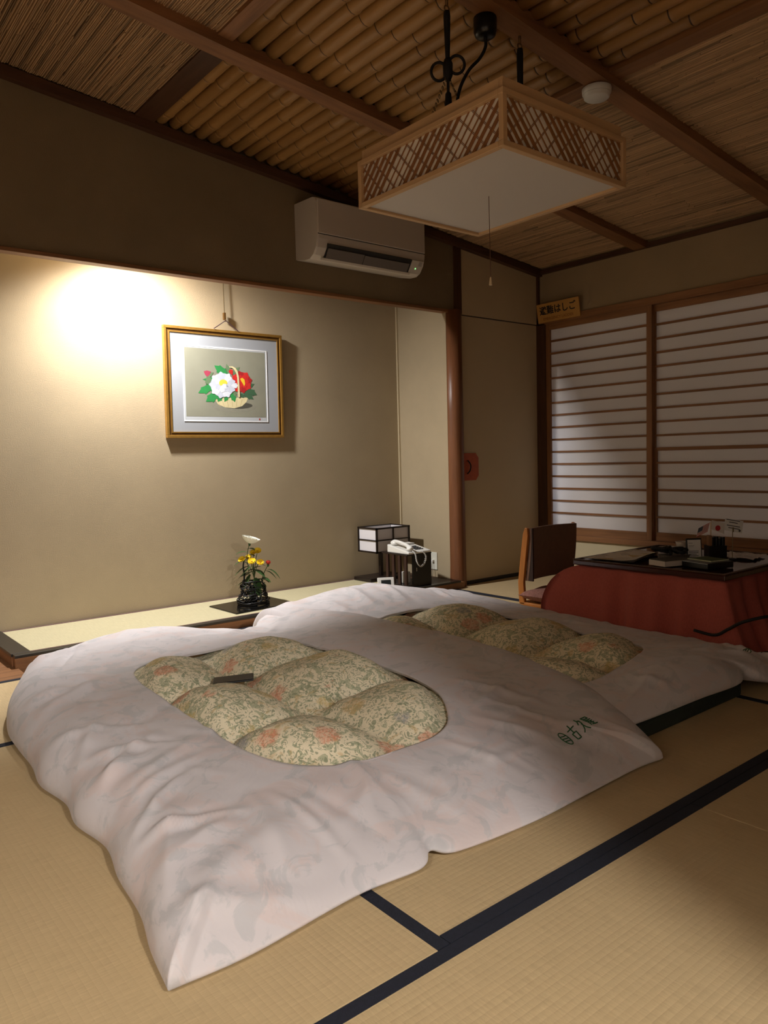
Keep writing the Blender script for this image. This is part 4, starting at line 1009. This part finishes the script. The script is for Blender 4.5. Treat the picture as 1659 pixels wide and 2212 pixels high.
# ================================================================== escape ladder sign
sg = thing('escape_sign', 'yellow wooden escape ladder sign with black Japanese lettering above the screens', 'sign', (XW-.03, 3.82, 2.07))
sgb = MB(); yA, yB = 4.022, 3.617
M0 = lambda u, v, t: (XW-.024-.024*(v/.145)-t, yA-u, 2.016+v)
sgb.prism([(0, 0), (yA-yB, 0), (yA-yB, .142), (0, .142)], M0, .008)
sb = sgb.build('board', SIGNY, sg)
def put_text(body, size, f, mat, parent, name='lettering', **kw):
    v, fc = text_geo(body, size, **kw); m = MB(); m.add([f(*p) for p in v], fc); return m.build(name, mat, parent)
SL = mk('sign_black', (16, 16, 20), .6, 0); SLR = mk('sign_red_brown', (140, 84, 34), .6, 0)
put_text('避難はしご', .070, lambda x, y, z: M0(.2+x, .084+y, .0085+z), SL, sb, ext=.0004, offset=.0012)
put_text('EMERGENCY LADDER', .030, lambda x, y, z: M0(.2+x, .024+y, .0085+z), SLR, sb, ext=.0004)

# ================================================================== low heated table with its blanket
KX0, KX1, KY0, KY1 = 3.345, 4.185, 1.685, 2.525
kt = thing('low_table', 'low square table with glossy dark reddish top', 'table', ((KX0+KX1)/2, (KY0+KY1)/2, 0))
box('table_top', TABLETOP, KX0, KX1, KY0, KY1, .372, .400, kt, bev=.006)
for x in (KX0+.06, KX1-.11):
    for y in (KY0+.06, KY1-.11): box('leg', TABLETOP, x, x+.05, y, y+.05, 0, .355, kt)
for a in ((KX0, KX1, KY0, KY0+.02), (KX0, KX1, KY1-.02, KY1), (KX0, KX0+.02, KY0+.02, KY1-.02), (KX1-.02, KX1, KY0+.02, KY1-.02)): box('rim', WOOD_D['x'], *a, .400, .404, kt, bev=.001)
bl = thing('table_blanket', 'dark red woven blanket hanging from the low table to the floor', 'blanket', ((KX0+KX1)/2, (KY0+KY1)/2, 0))
# (offset, z) profiles for the four sides: -y, +x, +y, -x
ps = np.linspace(0, 1, 15)
def prof_side(k):
    if k == 0: return [(.0, .368), (.012, .345), (.03, .25), (.07, .12), (.12, .02)]
    if k == 1: return [(.0, .368), (.015, .345), (.06, .25), (.14, .10), (.22, .015)]
    if k == 2: return [(.0, .368), (.04, .358), (.13, .335), (.20, .285), (.235, .18), (.22, .035)]
    return [(.0, .368), (.010, .35), (.022, .25), (.040, .12), (.058, .015)]
PR = [catmull(prof_side(k), 16) for k in range(4)]
bx0, bx1, by0, by1 = KX0+.025, KX1-.025, KY0+.025, KY1-.025
loop = []; NB = 44; rc = .05
for k in range(4):
    A = [(bx0, by0), (bx1, by0), (bx1, by1), (bx0, by1)][k]; B = [(bx1, by0), (bx1, by1), (bx0, by1), (bx0, by0)][k]
    nrm = [(0, -1), (1, 0), (0, 1), (-1, 0)][k]
    for i in range(NB): t = i/NB; loop.append((A[0]+(B[0]-A[0])*t, A[1]+(B[1]-A[1])*t, k, t))
rows = []
inner_ring = [(x*.9+((KX0+KX1)/2)*.1, y*.9+((KY0+KY1)/2)*.1, .3685) for x, y, k, t in loop]; rows.append(inner_ring)
for s in range(17):
    row = []
    for j, (x, y, k, t) in enumerate(loop):
        # weight of the neighbouring sides near the corners
        wn = max(0, (t-.82)/.18)*.5; wp = max(0, (.18-t)/.18)*.5; wm = 1-wn-wp
        N_ = [(0, -1), (1, 0), (0, 1), (-1, 0)]; o = np.zeros(2); z = 0
        for kk, ww in ((k, wm), ((k+1) % 4, wn), ((k-1) % 4, wp)):
            if ww <= 0: continue
            off, zz = PR[kk][s]; o += np.array(N_[kk])*off*min(1, ww*2 if ww < .5 else 1); z += zz*ww
        fold = (.8*math.sin(j*.46)+.6*math.sin(j*.21+1)+.7*math.sin(j*.83+2))*(.026 if k != 2 else .012)*(s/16)**.9
        cr_ = 1+(.10 if min(t, 1-t) < .06 else 0)*(s/16)
        nn = np.array(N_[k]); o = o*cr_+nn*fold
        z += .006*math.sin(j*.5)*(s/16) if s < 15 else 0
        row.append((x+o[0], y+o[1], max(z, .006)))
    rows.append(row)
MB().grid(rows, True).build('cloth', REDCLOTH, bl, True)
# legless chair and its cushion
zt_ = thing('floor_chair', 'legless chair with brown leatherette back and pale wood side', 'chair', (3.94, 3.05, 0))
cx0, cx1 = 3.69, 4.185
def side_post(x0, x1, mat):
    m = MB(); P = [(3.205, .02), (3.16, .02), (3.168, .16), (3.150, .30), (3.128, .46), (3.132, .505), (3.150, .512), (3.168, .47), (3.192, .31), (3.212, .16)]
    m.prism(P, lambda u, v, t: (x0+t*(x1-x0), u, v), 1); return m.build('side_post', mat, zt_, bev=.003)
side_post(cx0, cx0+.022, WOOD_O['z']); side_post(cx1-.022, cx1, WOOD_O['z'])
rows = []
for i in range(13):
    t = i/12; z = .17+.335*t; yb = 3.158-.030*t; row = []
    for j in range(13):
        u = j/12; cur = .022*math.sin(PI*u); row.append((cx0+.018+(cx1-cx0-.036)*u, yb-.016+cur-.008*math.sin(PI*t), z+.004*math.sin(PI*u)))
    rows.append(row)
back = [[(x, y+.022, z) for x, y, z in r] for r in rows]
m = MB().grid(rows); m.grid([r[::-1] for r in back])
edge = lambda a, b: m.grid([a, b])
m.grid([[r[0] for r in back], [r[0] for r in rows]]); m.grid([[r[-1] for r in rows], [r[-1] for r in back]]); m.grid([rows[-1], back[-1]]); m.grid([back[0], rows[0]])
m.build('backrest', LEATHER, zt_, True)
box('piping', mk('dark_piping', (52, 34, 28), .5, 0), cx0+.020, cx0+.030, 3.106, 3.150, .17, .505, zt_)
box('seat', WOOD_O['x'], cx0, cx1, 2.76, 3.20, .012, .034, zt_, bev=.006)
cs = thing('seat_cushion', 'flat mauve patterned cushion on the legless chair', 'cushion', (3.9, 3.02, .035))
rows = []
for s, e in ((-1, 1),):
    n_ = 26
    for sgn in (1,):
        pass
def cushion(x0, x1, y0, y1, z0, hgt):
    m = MB(); n_ = 22
    for sgn in (1, -1):
        rows = []
        for i in range(n_+1):
            u = -1+2*i/n_; row = []
            for j in range(n_+1):
                v = -1+2*j/n_; b = (max(0, 1-abs(u)**2.6)*max(0, 1-abs(v)**2.6))**.45
                sc = 1-.07*(1-abs(u*v))*1.0*max(abs(u), abs(v))**6
                row.append(((x0+x1)/2+(x1-x0)/2*u*sc, (y0+y1)/2+(y1-y0)/2*v*sc, z0+hgt*.5+sgn*hgt*.5*b+(.004*math.sin(9*u+4*v) if b > .3 else 0)*sgn))
            rows.append(row if sgn > 0 else row[::-1])
        m.grid(rows)
    return m
cushion(3.655, 4.12, 2.80, 3.185, .036, .095).build('cushion_body', MAUVE, cs, True)

# ------------------------------------------------------------------ things on the table
TT = .4042
# newspapers
def sheet_stack(name, label, pts, z0, layers, mat, cat):
    r = thing(name, label, cat, (sum(p[0] for p in pts)/len(pts), sum(p[1] for p in pts)/len(pts), z0))
    for k in range(layers):
        q = [(x+.006*k*math.cos(k+i), y-.007*k) for i, (x, y) in enumerate(pts)]
        A, B, C_, D = [np.array(p) for p in q]; rows = []
        for i in range(9):
            row = []
            for j in range(9):
                u, v = i/8, j/8; p = A*(1-u)*(1-v)+B*u*(1-v)+C_*u*v+D*(1-u)*v
                lift = .006*math.sin(v*PI)*(.4+.6*u)+(.012*max(0, u-.75)/.25*(k+1)/layers if k else 0)
                row.append((p[0], p[1], z0+.0015+.002*k+lift))
            rows.append(row)
        MB().grid(rows).build('sheet', mat, r, True)
    return r
def mat_news():
    N = NT('newsprint'); base = lin((225, 218, 208))
    v = N.n('ShaderNodeTexVoronoi'); v.inputs['Scale'].default_value = 14; N.l(N.vec(), v.inputs['Vector'])
    sp = N.n('ShaderNodeSeparateXYZ'); N.l(N.tc.outputs['Object'], sp.inputs[0])
    lines = N.math('GREATER_THAN', N.math('SINE', N.math('MULTIPLY', sp.outputs[0], 900)), .1)
    hs_ = N.n('ShaderNodeSeparateColor'); N.l(v.outputs['Color'], hs_.inputs[0])
    blk = N.math('GREATER_THAN', hs_.outputs[0], .45)
    c = N.mix(N.math('MULTIPLY', N.math('MULTIPLY', lines, blk), .45), base, lin((60, 54, 50)))
    c = N.mix(N.math('GREATER_THAN', hs_.outputs[1], .8), c, lin((200, 176, 130)))
    N.base(c); N.set(Roughness=.9); return N.m
sheet_stack('newspaper', 'open newspapers spread on the left end of the low table', [(3.385, 2.49), (3.41, 2.20), (3.78, 2.28), (3.83, 2.49)], TT, 4, mat_news(), 'newspaper')
bx = thing('white_box', 'flat white box at the front edge of the low table', 'box', (3.47, 2.03, TT))
bx.rotation_euler = (0, 0, math.radians(-16))
box('box_body', mk('box_card', (196, 184, 172), .7, .03), -.085, .085, -.055, .055, 0, .027, bx, bev=.002, local=True)
box('lid', mk('box_lid', (62, 58, 50), .7, .1), -.083, .083, -.053, .053, .027, .030, bx, local=True)
bd = thing('black_pouch', 'crumpled black strap bundle lying on a dark booklet', 'pouch', (3.60, 2.115, TT+.03))
m = MB(); rb = random.Random(9)
for k in range(7):
    c = (3.60+rb.uniform(-.04, .045), 2.115+rb.uniform(-.035, .035), TT+.045+rb.uniform(-.003, .022))
    m.tube(catmull([(c[0]+rb.uniform(-.04, .04), c[1]+rb.uniform(-.04, .04), c[2]+rb.uniform(-.008, .012)) for _ in range(5)], 18), [.009]*19, 7)
m.build('strap', BLACKCORD, bd, True)
bk = thing('dark_booklet', 'dark booklet under the black strap bundle', 'book', (3.635, 2.105, TT)); bk.rotation_euler = (0, 0, math.radians(-16))
box('cover', mk('grey_cover', (70, 60, 54), .6, .1), -.06, .09, -.05, .05, 0, .003, bk, local=True); box('pages', mk('page_edge', (90, 84, 76), .8, .1), -.058, .088, -.048, .048, .003, .026, bk, local=True)
box('cover', MATS['grey_cover'], -.06, .09, -.05, .05, .026, .029, bk, local=True)
tr = thing('black_case', 'black flat case near the front corner of the low table', 'case', (3.52, 1.862, TT)); tr.rotation_euler = (0, 0, math.radians(-14))
box('case_body', BLACKP, -.085, .085, -.08, .08, 0, .030, tr, bev=.004, local=True)
lf = thing('leaflet', 'pale green edged leaflet lying on the black flat case', 'leaflet', (3.555, 1.88, TT+.0305)); lf.rotation_euler = (0, 0, math.radians(-14))
box('leaflet_sheet', mk('leaflet_cream', (186, 190, 160), .7, .05), -.06, .06, -.075, .07, 0, .004, lf, local=True)
box('print_block', mk('leaflet_green', (66, 84, 50), .7, .2, 60), -.055, .055, -.068, .063, .004, .0045, lf, local=True)
# card stand
cdst = thing('card_stand', 'white printed notice card in a dark stand on the low table', 'card', (3.70, 2.025, TT)); cdst.rotation_euler = (math.radians(-8), 0, math.radians(-38))
cb_ = box('stand_back', BLACKP, -.040, .040, 0, .010, 0, .112, cdst, bev=.002, local=True)
box('card', PAPER, -.034, .034, -.002, 0, .006, .104, cdst, local=True)
INK = mk('print_ink', (60, 60, 66), .8, 0)
def local_text(body, size, f, parent, name='lettering', mat=INK, **kw):
    v, fc = text_geo(body, size, **kw); return MB().add([f(*p) for p in v], fc).build(name, mat, parent, local=True)
for z, w_, h_ in ((.086, .022, .0016), (.074, .030, .0012), (.068, .026, .0012), (.044, .052, .003), (.036, .050, .003), (.028, .040, .003), (.020, .050, .003), (.012, .036, .003)):
    box('text_line', INK, -.030, -.030+w_, -.0024, -.002, z, z+h_, cdst, local=True)
# pen and remote holder
hd = thing('remote_holder', 'black holder filled with dark remotes and pens on the low table', 'holder', (3.775, 1.955, TT)); hd.rotation_euler = (0, 0, math.radians(-38))
for a in ((-.045, .045, -.032, -.029), (-.045, .045, .029, .032), (-.045, -.042, -.029, .029), (.042, .045, -.029, .029)): box('holder_wall', BLACKP, *a, 0, .075, hd, local=True)
box('holder_base', BLACKP, -.045, .045, -.032, .032, 0, .003, hd, local=True)
for k, (x, h_, mt_) in enumerate(((-.034, .128, WOOD_M['z']), (-.018, .118, BLACKP), (.0, .122, BLACKP), (.018, .112, BLACKP), (.033, .118, BLACKP))):
    box('remote', mt_, x-.007, x+.007, -.022+.006*(k % 2), .012+.006*(k % 2), .003, h_, hd, bev=.002, local=True)
# little flags and clipped card
def flag(name, label, loc, rz, poly, mat, extra):
    r = thing(name, label, 'flag', loc, rz)
    MB().tube([(0, 0, 0), (0, 0, .10)], .0014, 6).build('stick', WOOD_L['z'], r, local=True)
    MB().prism(poly, lambda u, v, t: (u, -t, v), .0008).build('flag_sheet', mat, r, local=True)
    extra(r); return r
FW = mk('flag_white', (206, 198, 190), .8, 0); FR = mk('flag_red', (166, 40, 44), .8, 0); FB = mk('flag_blue', (70, 74, 84), .8, 0)
def jp(r):
    c = [(.034+.0135*math.cos(a), .073-.010+.0145*math.sin(a)) for a in np.linspace(0, 2*PI, 20)[:-1]]
    MB().prism(c, lambda u, v, t: (u, -.0008-t, v), .0004).build('red_disc', FR, r, local=True)
RZ = math.radians(-39)
HX = Vector((math.cos(RZ), math.sin(RZ), 0)); hb = Vector((3.775, 1.955, TT))
f1 = hb+HX*(-.022); f2 = hb+HX*(-.026)
flag('japan_flag', 'small white flag with a red disc, stuck in the remote holder', (f1.x, f1.y, TT+.10), RZ, [(0, .058), (.066, .032), (.068, .088), (.003, .105)], FW, jp)
def us(r):
    def U(a, b):  # a along the fly, b across
        fx, fz = -.0585, -.030; wx_, wz = -.014, .046
        return (-.003+fx*a+wx_*(1-b)*.8-.0, .098+fz*a*.95-(1-b)*.046)
    for k in range(0, 13, 2):
        b0, b1 = 1-(k+1)/13, 1-k/13
        MB().prism([U(0, b0), U(0, b1), U(1, b1), U(1, b0)], lambda u, v, t: (u, -.0008-t, v), .0003).build('red_stripe', FR, r, local=True)
    MB().prism([U(.58, .46), U(.58, 1), U(1, 1), U(1, .46)], lambda u, v, t: (u, -.0012-t, v), .0003).build('blue_canton', FB, r, local=True)
flag('american_flag', 'small striped red and white flag with a blue corner, stuck in the remote holder', (f2.x, f2.y, TT+.095), RZ, [(-.003, .098), (-.0142, .052), (-.0727, .0235), (-.0615, .0695)], FW, us)
ccd = thing('clipped_card', 'small white printed card held up on a clip behind the remote holder', 'card', ((hb+HX*.09).x, (hb+HX*.09).y, TT), RZ)
MB().tube([(0, .004, .0), (0, .004, .15)], .002, 6).build('clip_rod', WIRE, ccd, local=True)
MB().lathe([(.02, 0), (.02, .004), (.004, .008)], (0, .004, 0), 16).build('clip_base', BLACKP, ccd, local=True)
MB().prism([(-.048, .152), (.046, .132), (.054, .196), (-.040, .214)], lambda u, v, t: (u, -t, v), .0008).build('card', PAPER, ccd, local=True)
for k, (a, b) in enumerate(((-.034, .036), (-.02, .024), (-.032, .036), (-.024, .034))):
    z = .199-.012*k-(.005 if k > 1 else 0)
    MB().prism([(a, z-.2*a), (b, z-.2*b), (b, z+.004-.2*b), (a, z+.004-.2*a)], lambda u, v, t: (u, -.0008-t, v), .0003).build('text_line', INK, ccd, local=True)
MB().prism([(.034+.006*math.cos(a), .146+.006*math.sin(a)) for a in np.linspace(0, 2*PI, 14)[:-1]], lambda u, v, t: (u, -.0008-t, v), .0003).build('round_mark', INK, ccd, local=True)
box('clip', WIRE, -.003, .003, -.004, .004, .14, .165, ccd, local=True)
# cup on a saucer, loose papers, small wooden block
su = tag(MB().lathe([(.03, 0), (.055, .006), (.058, .010), (.03, .005), (.001, .004)], (3.965, 2.245, TT), 24).build('saucer', WHITEP, None, True), 'white saucer under the cup at the back of the low table', 'saucer')
cu_ = thing('cup', 'white cup on a saucer at the back of the low table', 'cup', (3.965, 2.245, TT+.006))
MB().lathe([(.018, .0), (.022, .004), (.033, .030), (.036, .052), (.034, .052), (.030, .030), (.001, .008)], (3.965, 2.245, TT+.006), 24).build('bowl', mk('cup_white', (200, 190, 178), .3, 0), cu_, True)
pp = thing('paper_sheet', 'loose white sheet of paper at the far side of the low table', 'paper', (4.06, 2.39, TT))
MB().prism([(4.03, 2.47), (4.0, 2.32), (4.14, 2.29), (4.17, 2.44)], lambda u, v, t: (u, v, TT+t), .001).build('sheet', mk('grey_paper', (206, 196, 186), .8, .05), pp)
pp = thing('folded_map', 'crumpled pale printed leaflet on the right side of the low table', 'leaflet', (3.97, 1.92, TT))
rows = [[(3.86+.22*i/10, 1.80+.20*j/10+.03*i/10, TT+.002+.007*abs(math.sin(i*1.1+j*.6))) for j in range(11)] for i in range(11)]
MB().grid(rows).build('sheet', mk('map_paper', (190, 182, 176), .4, .35, 30), pp, False)
wb = thing('wooden_block', 'small brown wooden block at the back edge of the low table', 'block', (4.135, 2.12, TT))
box('block_body', WOOD_M['x'], 4.11, 4.16, 2.09, 2.14, TT, TT+.028, wb, bev=.002); box('slot', BLACKWOOD, 4.115, 4.155, 2.112, 2.118, TT+.028, TT+.0285, wb)
# black power cord
CORDP = catmull([(3.285, 1.80, .14), (3.28, 1.70, .135), (3.28, 1.64, .17), (3.285, 1.58, .21), (3.31, 1.51, .238), (3.39, 1.48, .245), (3.44, 1.49, .29), (3.42, 1.52, .33), (3.46, 1.51, .36), (3.52, 1.46, .40), (3.62, 1.30, .30), (3.70, 1.15, .06), (3.80, 1.05, .008), (3.95, .9, .008)], 80)
tag(MB().tube(CORDP, .007, 8).build('power_cord', BLACKCORD, None, True), 'black power cord looping beside the red blanket', 'cord')
